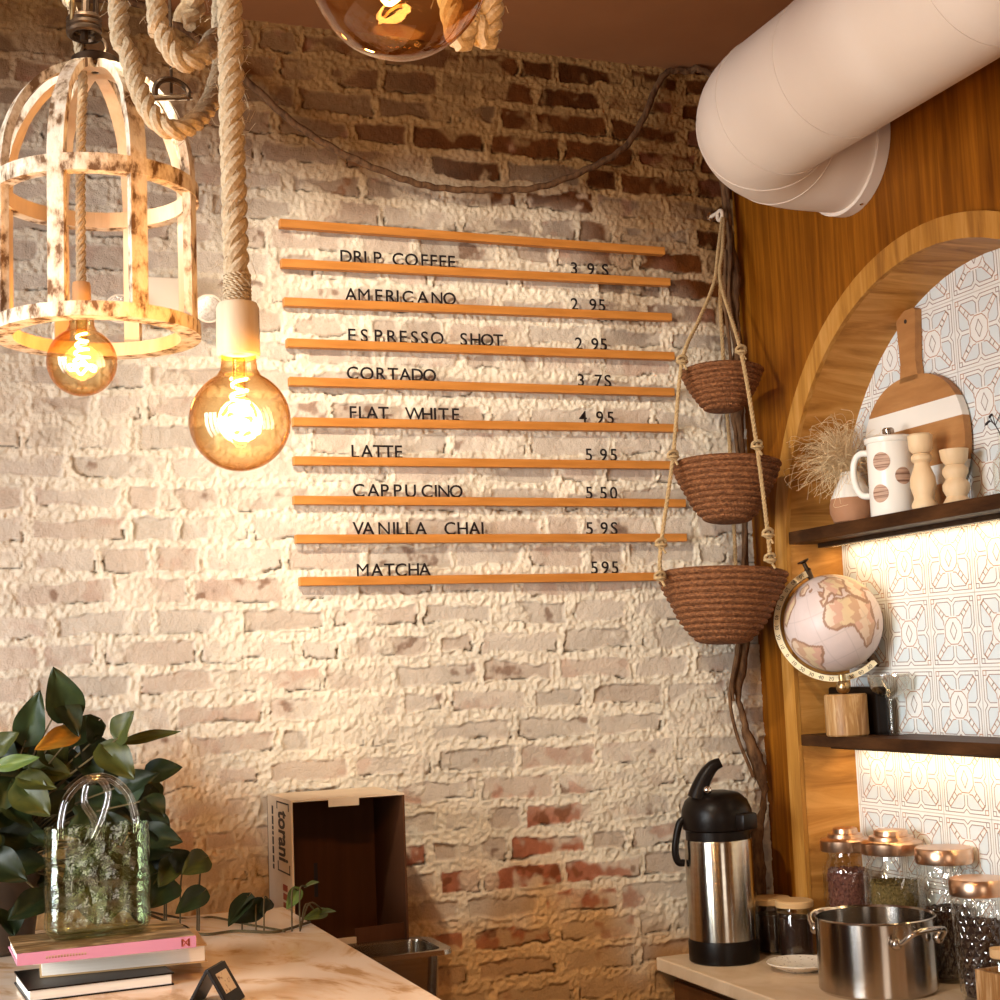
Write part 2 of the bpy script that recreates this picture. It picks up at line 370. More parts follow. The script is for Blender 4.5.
    fb = np.clip(top*1.15*(.55+.7*(r2 > .2)), 0, 1)*(.45+.55*sstep(.75, 1.3, X+.2*(r3-.5)))*sstep(.30, .5, fbm(X, Z, 28, 150, 3)+.25*top)
    rp = np.exp(-(((X-1.25)/.34)**2+((Z-1.14)/.17)**2))
    fr = sstep(.55, .72, fbm(X, Z, 20, 160, 3)+.35*rp-.10+.12*(r3 > .8))*(.25+.75*np.clip(rp*1.6, 0, 1))*(r1 > .3)
    pat = sstep(.66, .75, fbm(X, Z, 17, 170, 4))*(r2 > .6)
    zb = 1.47-.34*(X-.4)+(fbm(X, Z, 5, 180, 3)-.5)*.34; low = sstep(.02, -.17, Z-zb)*.9  # warm lower-left shade put into the wall colour below a diagonal line
    C = wash*(1-fb[..., None])+bare*fb[..., None]
    C = C*(1-fr[..., None])+red*fr[..., None]
    C = C*(1-.65*pat[..., None])+bare*1.3*.65*pat[..., None]
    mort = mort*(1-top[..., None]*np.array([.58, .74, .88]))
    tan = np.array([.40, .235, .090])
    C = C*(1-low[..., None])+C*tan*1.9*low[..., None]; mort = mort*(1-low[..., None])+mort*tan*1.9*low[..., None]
    cov = np.maximum(1-brick, sm)[..., None]
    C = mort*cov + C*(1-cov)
    C = C*(1-.75*np.clip(crk/.013, 0, 1)[..., None])
    nz_, nx_ = X.shape
    co = np.stack([X, WY-H, Z], -1).reshape(-1, 3).astype(np.float32)
    idx = np.arange(nx_*nz_).reshape(nz_, nx_)
    q = np.stack([idx[:-1, :-1], idx[:-1, 1:], idx[1:, 1:], idx[1:, :-1]], -1).reshape(-1, 4)
    me = bpy.data.meshes.new('wall_back')
    me.vertices.add(len(co)); me.vertices.foreach_set('co', co.ravel())
    me.loops.add(q.size); me.loops.foreach_set('vertex_index', q.ravel().astype(np.int32))
    me.polygons.add(len(q)); me.polygons.foreach_set('loop_start', np.arange(0, q.size, 4, dtype=np.int32))
    me.polygons.foreach_set('loop_total', np.full(len(q), 4, np.int32)); me.update(calc_edges=True)
    me.polygons.foreach_set('use_smooth', np.ones(len(q), bool))
    a = me.color_attributes.new('Col', 'FLOAT_COLOR', 'POINT')
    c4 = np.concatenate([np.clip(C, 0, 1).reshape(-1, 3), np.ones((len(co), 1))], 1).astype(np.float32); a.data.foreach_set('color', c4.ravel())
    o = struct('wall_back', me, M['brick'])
brick_wall()
struct('floor', bx(-2, 2.3, -.6, WY+.02, -.05, 0), M['floor'])
struct('ceiling', bx(-2, 2.3, -.6, WY+.02, CZ, CZ+.05), M['ceiling'])

# niche: arch centre, inner radius, spring height
AY, AR, AZ, TX, CT = 2.524, .6015, 1.829, 2.09, .915
TF = WX-.012
def arch_pts(r, n=40):      # from the left jamb over the arch to the right jamb, (y,z)
    return [(AY+r*math.cos(PI*i/n), AZ+r*math.sin(PI*i/n)) for i in range(n+1)]
bm = bmesh.new()
def quad(bm, pts, mi=0):
    f = bm.faces.new([bm.verts.new(p) for p in pts]); f.material_index = mi; return f
yl, yr = AY+AR, AY-AR
for (a, b, z0, z1) in ((yl, WY, 0, CZ), (-.6, yr, 0, CZ), (yr, yl, 0, CT-.03)):
    quad(bm, [(WX, a, z0), (WX, a, z1), (WX, b, z1), (WX, b, z0)])
P = arch_pts(AR)
for (y0, z0), (y1, z1) in zip(P, P[1:]):
    quad(bm, [(WX, y0, z0), (WX, y1, z1), (WX, y1, CZ), (WX, y0, CZ)])
struct('wall_right', bm, M['panel'])
bm = bmesh.new()                                            # lining of the niche
loop = [(yl, CT-.03)] + P + [(yr, CT-.03)]
for (y0, z0), (y1, z1) in zip(loop, loop[1:]):
    quad(bm, [(WX-.001, y0, z0), (WX-.001, y1, z1), (TX+.01, y1, z1), (TX+.01, y0, z0)])
bmesh.ops.remove_doubles(bm, verts=bm.verts, dist=1e-5)
struct('trim_2', bm, M['reveal'], smooth=True)
bm = bmesh.new()                                            # arched casing
RO = AR+.052; inn = [(yl, CT)] + P + [(yr, CT)]; out = [(AY+RO, CT)] + arch_pts(RO) + [(AY-RO, CT)]
for i in range(len(inn)-1):
    a, b, c, d = inn[i], inn[i+1], out[i+1], out[i]
    quad(bm, [(TF, *a), (TF, *b), (TF, *c), (TF, *d)])
    quad(bm, [(TF, *a), (WX, *a), (WX, *b), (TF, *b)]); quad(bm, [(TF, *d), (TF, *c), (WX, *c), (WX, *d)])
bmesh.ops.remove_doubles(bm, verts=bm.verts, dist=1e-5)
bmesh.ops.recalc_face_normals(bm, faces=bm.faces)
struct('trim_1', bm, M['trimwood'])

# tiled back of the niche, its printed pattern raised a hair above the glaze
def tile_wall():
    bm = bmesh.new()
    quad(bm, [(TX, yl+.02, CT-.05), (TX, yl+.02, AZ+AR+.02), (TX, yr-.02, AZ+AR+.02), (TX, yr-.02, CT-.05)])
    T = .1585; gy, gz = 2.80, 1.566
    def stroke(pts, w, mi, oy, oz, closed=False):
        q = [Vector((p[0], p[1])) for p in pts]
        if closed: q.append(q[0])
        for a, b in zip(q, q[1:]):
            d = (b-a)
            if d.length < 1e-6: continue
            d.normalize(); n = Vector((-d.y, d.x))*w; e = d*w*.6
            c = [a-e+n, b+e+n, b+e-n, a-e-n]
            quad(bm, [(TX-.0006, oy+p.x*T/2, oz+p.y*T/2) for p in c], mi)
    sq = [(.78, .78), (.905, .78), (.905, .905), (.78, .905)]
    octs = [([(.78, .905), (.13, .905), (0, .80)], 1), ([(.66, .75), (.66, .80), (.17, .80), (.06, .70), (.06, .42)], 1),
            ([(.78, .69), (.66, .75), (.29, .41), (.17, .40)], 2), ([(0, .36), (.15, .36), (.22, .30), (.27, .27)], 2), ([(.58, .50), (.50, .58)], 2), ([(.46, .38), (.38, .46)], 2)]
    for j in range(-5, 6):
        for i in range(-6, 7):
            oy, oz = gy-T*(i+.5), gz+T*(j+.5)
            y0, z0 = abs(oy-AY)+.07, oz
            if abs(oy-AY) > AR+.07 or oz < CT-.05 or (oz > AZ and math.hypot(abs(oy-AY)-.05, oz-AZ-.05) > AR+.03): continue
            for sx in (1, -1):
                for sy in (1, -1):
                    for sw in (0, 1):
                        quad(bm, [(TX-.0003, oy+(p[1] if sw else p[0])*sx*T/2, oz+(p[0] if sw else p[1])*sy*T/2) for p in [(.66, .81), (.17, .81), (.06, .70), (.06, .42), (.17, .40), (.29, .41), (.66, .75)]], 4)
            for pts, mi in octs:
                for sx in (1, -1):
                    for sy in (1, -1):
                        for sw in (0, 1):
                            stroke([((p[1] if sw else p[0])*sx, (p[0] if sw else p[1])*sy) for p in pts], .0125, mi, oy, oz)
            for sx in (1, -1):
                for sy in (1, -1): stroke([(p[0]*sx, p[1]*sy) for p in sq], .0125, 2 if sx*sy > 0 else 1, oy, oz, True)
            stroke([(0, .24), (.14, 0), (0, -.24), (-.14, 0)], .0125, 1, oy, oz, True)
    for j in range(-5, 7):
        zz = gz+T*j
        if CT-.05 < zz < AZ+AR: quad(bm, [(TX-.0004, y_, zz+d_) for y_, d_ in ((yl, -.0012), (yl, .0012), (yr, .0012), (yr, -.0012))], 3)
    for i in range(-6, 8):
        yy = gy-T*i
        if yr < yy < yl: quad(bm, [(TX-.0004, yy+d_, z_) for d_, z_ in ((-.0012, CT-.05), (.0012, CT-.05), (.0012, AZ+AR), (-.0012, AZ+AR))], 3)
    struct('wall_niche', bm, [M['grout'], M['line1'], M['line2'], M['joint'], M['tileblue']])
tile_wall()

# ------------------------------------------------------------------ duct
t = thing('ventilation_duct', 'large off-white round duct curving out of the wood wall under the ceiling', 'duct', (WX, 2.775, 2.735))
dR, dX, dB = .147, -.296, .185
cl = [Vector((0, 0, 0)), Vector((dX+dB, 0, 0))]
cl += [Vector((dX+dB-dB*math.sin(a), -dB+dB*math.cos(a), 0)) for a in [PI/2*i/14 for i in range(1, 15)]]
cl += [Vector((dX, -dB-(2.2)*i/10, 0)) for i in range(1, 11)]
obj('pipe', tb(cl, dR, 56), M['duct'], t, True)
pts_, T_s, N_s = frames(cl)
for i in (5, 10, 15, 16, 18, 20):
    obj('seam', tb([pts_[i]-T_s[i]*.0012, pts_[i]+T_s[i]*.0012], dR+.0012, 56), M['duct'], t, True)
obj('flange', tb([(-.001, 0, 0), (-.03, 0, 0)], dR+.008, 56), M['duct'], t, True)
for a in (-1.9, -.5, .9):
    obj('screw', xform(lt([(.004, 0), (.004, .002), (.002, .0035), (0, .0038)], 12), Matrix.Translation((-.015, (dR+.008)*math.cos(a), (dR+.008)*math.sin(a))) @ Vector((0, math.cos(a), math.sin(a))).to_track_quat('Z', 'X').to_matrix().to_4x4()), M['chrome'], t)

# ------------------------------------------------------------------ counters
# right counter
bm = bx(1.617, TX-.002, 1.45, WY-.004, CT-.03, CT, bev=.003)
tag(obj('countertop', bm, M['marble2']), 'cream stone countertop running under the arched niche on the right', 'countertop')
t = thing('base_cabinet', 'brown wooden cabinet under the cream countertop on the right', 'cabinet', (1.66, 1.5, 0))
obj('body', bx(0, WX-1.66-.002, 0, 1.78, 0, CT-.031), M['cabinet'], t)
for k in range(4): obj('door', bx(-.018, -.001, .02+k*.44, .44+k*.44, .10, CT-.05, bev=.002), M['cabinet'], t)
# left counter
LZ, LX, LY = 1.15, .677, 3.04
tag(obj('countertop', bx(-.75, LX, 1.2, LY, LZ-.03, LZ, bev=.003), M['marble']), 'veined marble bar top at lower left under the books and plant', 'countertop')
t = thing('bar_counter', 'brown wooden bar body under the veined marble top at left', 'counter', (0, 1.26, 0))
obj('body', bx(-.70, LX-.05, 0, LY-1.30, 0, LZ-.031), M['cabinet'], t)
t = thing('work_table', 'low steel work table between marble bar and brick wall, holding the carton', 'table', (.90, 3.05, 0))
obj('tabletop', bx(-.215, .24, -.30, .235, .80, .83, bev=.003), M['steel'], t)
for sx in (-.19, .21):
    for sy in (-.27, .21): obj('leg', lt([(.016, 0), (.016, .80)], 16, cx=sx, cy=sy), M['steel'], t, True)

# ------------------------------------------------------------------ menu rails and letters
rails = [((280, 218.4), (665, 247)), ((281.5, 258.3), (670.5, 278)), ((284, 297), (672, 313)), ((287, 338), (674.7, 352)), ((289.5, 376.5), (674.7, 388)),
         ((293, 417), (678, 424)), ((294, 456), (672, 461)), ((294, 495.5), (686, 499)), ((296, 534.5), (687, 533.5)), ((300, 577), (690, 572))]
names = ['DRIP COFFEE', 'AMERICANO', 'ESPRESSO SHOT', 'CORTADO', 'FLAT WHITE', 'LATTE', 'CAPPUCINO', 'VANILLA CHAI', 'MATCHA']
ordn = ['top', 'second from top', 'third from top', 'fourth from top', 'fifth from top', 'fifth from bottom', 'fourth from bottom', 'third from bottom', 'second from bottom', 'bottom']
RD = .028; railgeo = []
for k, (l, r) in enumerate(rails):
    a, b = atY(*l, WY-RD), atY(*r, WY-RD)
    z = (a.z+b.z)/2; tilt = math.atan2(b.z-a.z, b.x-a.x); L_ = (b-a).length; hh = .0195
    bm = bx(-L_/2, L_/2, -RD, -.008, -hh, 0, bev=.0012)
    o = obj('menu_rail', bm, M['rail'], loc=((a.x+b.x)/2, WY, z), rot=(0, -tilt, 0))
    lab = 'empty orange wooden letter rail, topmost on the brick wall' if k == 0 else 'orange wooden letter rail carrying the %s line' % names[k-1]
    tag(o, lab, 'rail', 'menu letter rails'); railgeo.append((a, b))
_cache = {}
def char_mesh(c):
    if c not in _cache:
        cu = bpy.data.curves.new('glyph', 'FONT'); cu.body = c; cu.size = .0425; cu.extrude = .0009; cu.offset = 0 if c in 'MWN' else .00028; cu.align_x = 'CENTER'; cu.resolution_u = 4
        ob = bpy.data.objects.new('glyph', cu); COL.objects.link(ob); dg = bpy.context.evaluated_depsgraph_get()
        me = bpy.data.meshes.new_from_object(ob.evaluated_get(dg)); me.name = 'letter'
        bpy.data.objects.remove(ob); me.materials.clear(); me.materials.append(M['letter']); _cache[c] = me
    return _cache[c]
OX, OP, SC = 270, 490, 4.348
rows = [([330, 382, 415, 466, 556, 615, 670, 710, 750, 788], [364, 436, 498], '39S'),
        ([352, 409, 472, 522, 555, 599, 664, 726, 780], [366, 446, 485], '295'),
        ([355, 410, 470, 528, 578, 628, 672, 727, 842, 893, 944, 992], [385, 455, 493], '295'),
        ([359, 422, 481, 535, 588, 640, 694], [395, 470, 511], '37S'),
        ([360, 401, 445, 494, 628, 684, 718, 755, 806], [405, 477, 524], '495'),
        ([369, 422, 472, 515, 558], [430, 494, 538], '595'),
        ([386, 450, 498, 554, 612, 683, 722, 757, 810], [432, 494, 538], '550'),
        ([385, 428, 497, 540, 566, 606, 657, 783, 839, 890, 925], [434, 498, 541], '59S'),
        ([404, 466, 520, 570, 626, 674], [456, 503, 546], '595')]
nth = ['first', 'second', 'third', 'fourth', 'fifth', 'sixth', 'seventh', 'eighth', 'ninth', 'tenth', 'eleventh', 'twelfth']
def put_char(c, px, k, label, cat, group):
    a, b = railgeo[k+1]; py = rails[k+1][0][1]
    X = atY(px, py, WY-.023).x
    z = a.z+(b.z-a.z)*(X-a.x)/(b.x-a.x)
    o = bpy.data.objects.new('menu_'+cat, char_mesh(c)); COL.objects.link(o)
    o.location = (X, WY-.023, z-.001); o.rotation_euler = (PI/2, 0, 0)
    tag(o, label, cat, group)
for k, (us, ps, pt) in enumerate(rows):
    word = names[k].replace(' ', '')
    for i, (c, u) in enumerate(zip(word, us)):
        put_char(c, OX+u/SC, k, 'black upright letter %s, %s character of %s on the menu' % (c, nth[i], names[k]), 'letter', 'menu item letters')
    for i, (c, u) in enumerate(zip(pt, ps)):
        put_char(c, OP+u/SC, k, 'black upright figure %s, %s of the price beside %s' % (c, nth[i], names[k]), 'numeral', 'menu price numerals')

# ------------------------------------------------------------------ cord on the wall
cordp = [(60, -60), (150, -5), (240, 75), (290, 120), (340, 152), (400, 178), (440, 188), (490, 190), (540, 187), (590, 168), (625, 147), (645, 115), (655, 90), (668, 72), (690, 64)]
pts = [atY(x, y, WY-.055 if 2 < i < 12 else WY-.03) for i, (x, y) in enumerate(cordp)]
pts = [Vector((p.x, p.y, min(p.z, CZ-.012))) for p in pts] + [Vector((1.84, WY-.05, CZ-.012)), Vector((1.90, WY-.05, CZ-.03))]
pts = [Vector((p.x, p.y, p.z)) for p in spline(pts, 8)]
tag(obj('brown_cord', tb([p+Vector((0, 0, .002*math.sin(i*1.7))) for i, p in enumerate(pts)], 0.0082, 10), M['vine'], smooth=True), 'brown cord swagged across the top of the brick wall', 'cord')
# dry vine climbing the corner
vp = [(722, 130), (724, 175), (729, 230), (740, 270), (746, 305), (743, 350), (738, 420), (745, 520), (743, 640), (738, 690), (746, 730), (760, 772), (766, 800), (757, 840), (762, 900), (760, 945)]
t = thing('dried_vine', 'gnarled brown dried vine climbing the corner behind the hanging baskets', 'vine', (1.9, WY-.03, CT))
pv = []
for i, (x, y) in enumerate(vp):
    p = atY(x, y, WY-.035); p.x = min(p.x, WX-.03); pv.append(p-Vector(t.location))
pv[-1].z = 0.0
sp = spline(pv, 8); rn = random.Random(4)
obj('main_stem', tb([p+Vector((rn.uniform(-1, 1), 0, 0))*.0025 for p in sp], [.012+.005*math.sin(i*.31)+rn.uniform(-.0015, .0015) for i in range(len(sp))], 10), M['vine'], t, True)
sp2 = [p+Vector((.011*math.sin(i*.16)-.012, -.012+.006*math.cos(i*.16), 0)) for i, p in enumerate(sp[:75])]
obj('side_stem', tb(sp2, [.0055+.0015*math.sin(i*.4) for i in range(len(sp2))], 8), M['vine'], t, True)
sp3 = [p+Vector((-.012*math.sin(i*.13)-.02, -.006, 0)) for i, p in enumerate(sp[20:90])]
obj('side_stem', tb(sp3, .0045, 8), M['vine'], t, True)

# ------------------------------------------------------------------ hanging baskets
hk = atY(721, 214, WY-.055)
t = thing('wall_hook', 'small bright metal hook in the corner above the hanging baskets', 'hook', hk)
obj('shank', tb([(0, .053, .008), (0, .02, .008), (0, .006, .010)], .005, 10), M['lampwhite'], t, True)
obj('hook_ring', tb([(0, .006-.012*math.sin(a), .012*math.cos(a)-.002) for a in [2*PI*i/20*.85 for i in range(21)]], .0052, 8), M['lampwhite'], t, True)
obj('backplate', xform(lt([(.013, 0), (.013, .003), (.009, .005)], 20), Matrix.Translation((0, .053, .008)) @ Matrix.Rotation(PI/2, 4, 'X')), M['chrome'], t, True)
t = thing('hanging_basket', 'three-tier brown coiled wicker basket hanging from cords in the corner', 'basket', (1.765, 3.1, 1.642))
O = Vector(t.location)
bsk = [(1.776, 3.105, 2.287, .096, .100), (1.770, 3.10, 2.062, .126, .140), (1.744, 3.105, 1.803, .150, .162)]
for bi, (x, y, z, R_, h_) in enumerate(bsk):
    nC = [9, 11, 12][bi]; prof = []
    for i in range(nC*6+1):
        s = i/(nC*6); rr = R_*(.30+.70*(s**.62)); rr += .0060*abs(math.sin(PI*s*nC)); prof.append((rr, -h_+h_*s))
    inn_ = [(max(r_-.010, .002), z_+.004) for r_, z_ in reversed(prof)]
    seedb = bi*5
    f = lambda r_, z_, a_: r_*(1+.010*math.sin(3*a_+seedb)+.008*math.sin(z_*90+2*a_)) + .0011*math.sin(a_*60+z_*260)
    bm = lt([(0.0001, -h_)]+prof+inn_+[(0.0001, -h_+.006)], 160, rfun=f)
    bmesh.ops.transform(bm, matrix=Matrix.Translation(Vector((x, y, z))-O) @ Matrix.Rotation(.05*(1 if bi else .6), 4, 'Y') @ Matrix.Rotation(-.03, 4, 'X'), verts=bm.verts)
    obj('basket', bm, M['wicker'], t, True)
def knot(par, p, s=.012):
    bm = bmesh.new()
    for k in range(3):
        a = k*1.1
        tube(bm, [Vector(p)-O+Vector((s*math.cos(u), s*.9*math.sin(u)*math.cos(a), s*.8*math.sin(u)*math.sin(a)+.003*k)) for u in [2*PI*i/14 for i in range(15)]], .0035, 6)
    tube(bm, [Vector(p)-O, Vector(p)-O+Vector((.006, -.01, -.02))], .003, 6)
    obj('knot', bm, M['twine'], par, True)
hook_p = hk+Vector((0, -.006, -.012))
def brope(path, knots):
    pth = [Vector(q) for q in path]
    r_ = obj('cord', rope_bm([q-O for q in spline(pth, 8)], .0048, .03), M['twine'], t, True)
    for q in knots: knot(r_, q)
top = hook_p; j1 = atY(714, 283, 3.17)
lA = [atY(682, 362, 3.09), atY(673, 457, 3.08), atY(661, 545, 3.07), atY(660, 578, 3.08)]
brope([top, top.lerp(j1, .5), j1, (j1+lA[0])/2, lA[0], lA[1], lA[2], lA[3]], [lA[0], lA[1], lA[2], lA[3]])
fA = [atY(741, 352, 3.0), atY(757, 447, 2.965), atY(768, 535, 2.94), atY(770, 560, 2.938)]
brope([top+Vector((.004, 0, 0)), top.lerp(j1, .5)+Vector((.007, -.01, 0)), j1+Vector((.012, -.012, 0)), fA[0], fA[1], fA[2], fA[3]], [fA[0], fA[1], fA[2], fA[3]])
bA = [Vector((1.83, 3.19, 2.29)), Vector((1.84, 3.20, 2.06)), Vector((1.845, 3.215, 1.80))]
brope([top+Vector((.008, .004, 0)), j1+Vector((.02, .005, 0)), bA[0], bA[1], bA[2]], [bA[1], bA[2]])

# ------------------------------------------------------------------ shelves with light strips
def shelf(z, lab, th):
    t = thing('wall_shelf', lab, 'shelf', (WX+.004, AY, z), 0, 'dark shelves across the arched niche')
    obj('board', bx(-.009, TX-WX-.006, -AR+.002, AR-.002, -th, 0, bev=.002), M['shelf'], t)
    obj('light_channel', bx(.060, .085, -AR+.02, AR-.02, -th-.010, -th), M['iron'], t)
    obj('light_strip', bx(.0855, .094, -AR+.03, AR-.03, -th-.009, -th-.0005), M['led'], t)
    l = lamp('shelf_lamp', 'AREA', (.10, 0, -th-.012), None, 1.05, (1, .70, .36), shape='RECTANGLE', size=.02, size_y=AR*1.9)
    l.parent = t; l.rotation_euler = (0, math.radians(-18), 0)
US, LS = 1.901, 1.421
shelf(US, 'dark wooden shelf holding the cutting board and white jug', .030)
shelf(LS, 'dark wooden shelf holding the small globe', .026)

# ------------------------------------------------------------------ things on the upper shelf
v = atX(853, 515, 2.018)
t = thing('flower_vase', 'small vase, white above and brown below, holding dried grass', 'vase', (2.018, v.y, US))
obj('body', lt([(.030, 0), (.044, .008), (.052, .030), (.052, .048), (.048, .062)], 40), M['clay'], t, True)
obj('neck', lt([(.048, .062), (.040, .082), (.026, .108), (.022, .124), (.019, .124), (.022, .106), (.034, .08), (.0001, .07)], 40), M['white'], t, True)
bm = bmesh.new(); rn = random.Random(12)
for i in range(620):
    a = rn.random()*2*PI; l = rn.uniform(.04, .125)
    dr = Vector((rn.gauss(-.38, .45), rn.gauss(.12, .42), rn.gauss(.42, .40))).normalized()
    p0 = Vector((rn.uniform(-.012, .012), rn.uniform(-.012, .012), .09+rn.uniform(0, .03)))
    p1 = p0+Vector((0, 0, .035))+dr*l*.3; p2 = p1+dr*l*.5+Vector((rn.gauss(0, .02), rn.gauss(0, .02), rn.gauss(.0, .02))); p3 = p2+dr*l*.2+Vector((rn.gauss(0, .022), rn.gauss(0, .022), -abs(rn.gauss(.01, .02))))
    pp = [q if (q.z > .04) else Vector((q.x, q.y, .04)) for q in (p0, p1, p2, p3)]
    lim = yl-.012-v.y
    pp = [Vector((max(min(q.x, .040), -.14), max(min(q.y, lim) if q.x > -.078 else q.y, -.075), q.z)) for q in pp]
    tube(bm, spline(pp, 4), .00045, 3, cap=False)
tag(obj('dried_grass', bm, M['straw'], loc=(2.018, v.y, US)), 'fluffy tangle of pale dried grass standing in the small two-tone vase', 'dried grass')

v = atX(893, 500, 2.006)
t = thing('coffee_press', 'white jug with brown round spots and a loop handle', 'jug', (2.006, v.y, US))
obj('body', lt([(.0475, 0), (.050, .004), (.050, .160), (.0485, .166)], 56), M['white'], t, True)
obj('lid', lt([(.0525, .164), (.054, .167), (.054, .175), (.05, .178), (.0001, .180)], 56), M['white'], t, True)
k_ = obj('knob', lt([(.006, .178), (.006, .186), (.013, .187), (.013, .196), (.010, .199), (.0001, .200)], 24), M['steelv'], t, True)
hd = [(-.018, .044, .148), (-.028, .075, .150), (-.033, .092, .128), (-.033, .092, .088), (-.028, .076, .058), (-.018, .045, .052)]
obj('handle', tb(spline(hd, 8), .0075, 12), M['white'], t, True)
obj('spout', tb([(.03, -.036, .150), (.035, -.050, .160), (.038, -.060, .166)], [.014, .013, .010], 14), M['white'], t, True)
for (az, z, r_) in ((-2.60, .120, .0205), (-2.74, .050, .0200), (-1.66, .086, .0190)):
    bm = bmesh.new(); n = 32; rr = .0508; prev = None
    for f_ in (1, .66, .33):
        c = [bm.verts.new((rr*math.cos(az+f_*r_/rr*math.cos(q)), rr*math.sin(az+f_*r_/rr*math.cos(q)), z+f_*r_*math.sin(q))) for q in [2*PI*i/n for i in range(n)]]
        if prev:
            for i in range(n): bm.faces.new((prev[i], prev[(i+1) % n], c[(i+1) % n], c[i]))
        prev = c
    bm.faces.new(prev)
    obj('spot', bm, M['spot'], t, True)
def mill(px, X, h_, lab, prof):
    v = atX(px, 495, X)
    t = thing('pepper_mill', lab, 'mill', (X, v.y, US), 0, 'turned wooden mills on the upper shelf')
    sc = h_/.17
    obj('body', lt([(r_, z_*sc) for r_, z_ in prof[0]], 36), M['maple'], t, True); obj('head', lt([(r_, z_*sc) for r_, z_ in prof[1]], 36), M['maple'], t, True)
mill(924, 1.995, .165, 'taller pale turned wooden mill beside the white jug', ([(.024, 0), (.027, .006), (.027, .014), (.021, .026), (.022, .034), (.028, .055), (.026, .075), (.018, .095), (.016, .105), (.022, .112), (.022, .120), (.017, .126)], [(.017, .127), (.024, .134), (.026, .148), (.026, .166), (.022, .170), (.0001, .171)]))
mill(957, 2.02, .120, 'shorter pale turned wooden mill in front of the cutting board', ([(.027, 0), (.029, .012), (.021, .030), (.028, .050), (.028, .066), (.020, .082), (.027, .100), (.026, .112), (.019, .124)], [(.019, .125), (.027, .140), (.029, .160), (.030, .170), (.0001, .171)]))
# cutting board leaning on the tiles
v = atX(917, 420, 2.083)
t = thing('cutting_board', 'round wooden cutting board with white bands and handle leaning on the tiles', 'cutting board', (2.072, v.y, US))
W2, H2 = .182, .318
def outline():
    out_ = []; n = 64
    for i in range(n):
        a = -PI/2+2*PI*i/n; y_ = W2*math.copysign(abs(math.cos(a))**.86, math.cos(a)); z_ = H2/2+H2/2*math.copysign(abs(math.sin(a))**.9, math.sin(a))
        out_.append((y_, z_))
    return out_
ol = outline()
def clip(poly, z0, z1):
    for zz, s in ((z0, 1), (z1, -1)):
        r_ = []; n = len(poly)
        for i in range(n):
            a, b = poly[i], poly[(i+1) % n]; ia, ib = (a[1]-zz)*s >= 0, (b[1]-zz)*s >= 0
            if ia: r_.append(a)
            if ia != ib:
                f = (zz-a[1])/(b[1]-a[1]); r_.append((a[0]+f*(b[0]-a[0]), zz))
        poly = r_
    return poly
lean = Matrix.Rotation(.018, 4, 'Y') @ Matrix.Rotation(-PI/2, 4, 'Z')
def slab(z0, z1, nm, m, lab=None):
    bm = prism(bmesh.new(), clip(ol, z0, z1), -.009, .009); bm = xform(bm, Matrix.Scale(-1, 4, (1, 0, 0)))
    bmesh.ops.recalc_face_normals(bm, faces=bm.faces)
    o = obj(nm, xform(bm, Matrix.Rotation(.018, 4, 'Y') @ Matrix.Rotation(PI/2, 4, 'Z')), m, t)
    if lab: o['label'] = lab
slab(0, .062, 'board_panel', M['walnut']); slab(.062, .105, 'resin_band', M['white'], 'white band low on board'); slab(.105, .200, 'board_panel', M['walnut'])
slab(.200, .246, 'resin_band', M['white'], 'white band across board'); slab(.246, H2, 'board_panel', M['walnut'])
bm = prism(bmesh.new(), [(-.034, H2-.012), (.034, H2-.012), (.028, H2+.03), (.036, H2+.145), (.030, H2+.150), (-.030, H2+.150), (-.036, H2+.145), (-.028, H2+.03)], -.009, .009)
hnd = obj('handle', xform(bm, Matrix.Rotation(.018, 4, 'Y') @ Matrix.Rotation(PI/2, 4, 'Z')), M['walnut'], t)
obj('hang_hole', xform(lt([(.005, 0), (.005, .0006)], 16), Matrix.Rotation(.018, 4, 'Y') @ Matrix.Translation((-.0096, 0, H2+.125)) @ Matrix.Rotation(PI/2, 4, 'Y')), M['ink'], hnd)
# thin glass bud vase with dark sprig at the end of the shelf
v = atX(1006, 480, 2.03)
t = thing('bud_vase', 'slim clear glass vase at the right end of the upper shelf', 'vase', (2.03, v.y, US))
obj('body', lt([(.020, 0), (.024, .004), (.024, .07), (.010, .10), (.010, .135), (.0085, .135), (.0085, .10), (.022, .068), (.022, .006), (.0001, .005)], 32), M['clear'], t, True)
bm = bmesh.new(); tube(bm, spline([(0, 0, .010), (.0, .004, .12), (-.01, .02, .165)], 8), .0012, 6)
for (dy, dz) in ((.038, .160), (.024, .172), (-.02, .17)):
    tube(bm, spline([(-.006, .012, .150), (-.010, dy*.6, dz), (-.012, dy, dz-.008)], 6), [.0009]*6+[.0026]*4+[.003, .0008, .0004], 6)
tag(obj('dark_sprig', bm, M['ink'], loc=(2.03, v.y, US)), 'dark leafy sprig standing in the slim clear vase', 'sprig')

# ------------------------------------------------------------------ things on the lower shelf
gx = 1.972; v = atX(833, 623, gx)
t = thing('desk_globe', 'small pink and cream globe with dial ring on round wooden base', 'globe', (gx+.03, v.y-.03, LS))
gc = Vector((gx, v.y, v.z))-Vector(t.location); GR = .1125
view = (Vector((gx, v.y, v.z))-CAM); view.z = 0; view.normalize(); sx_ = Vector((view.y, -view.x, 0)); 
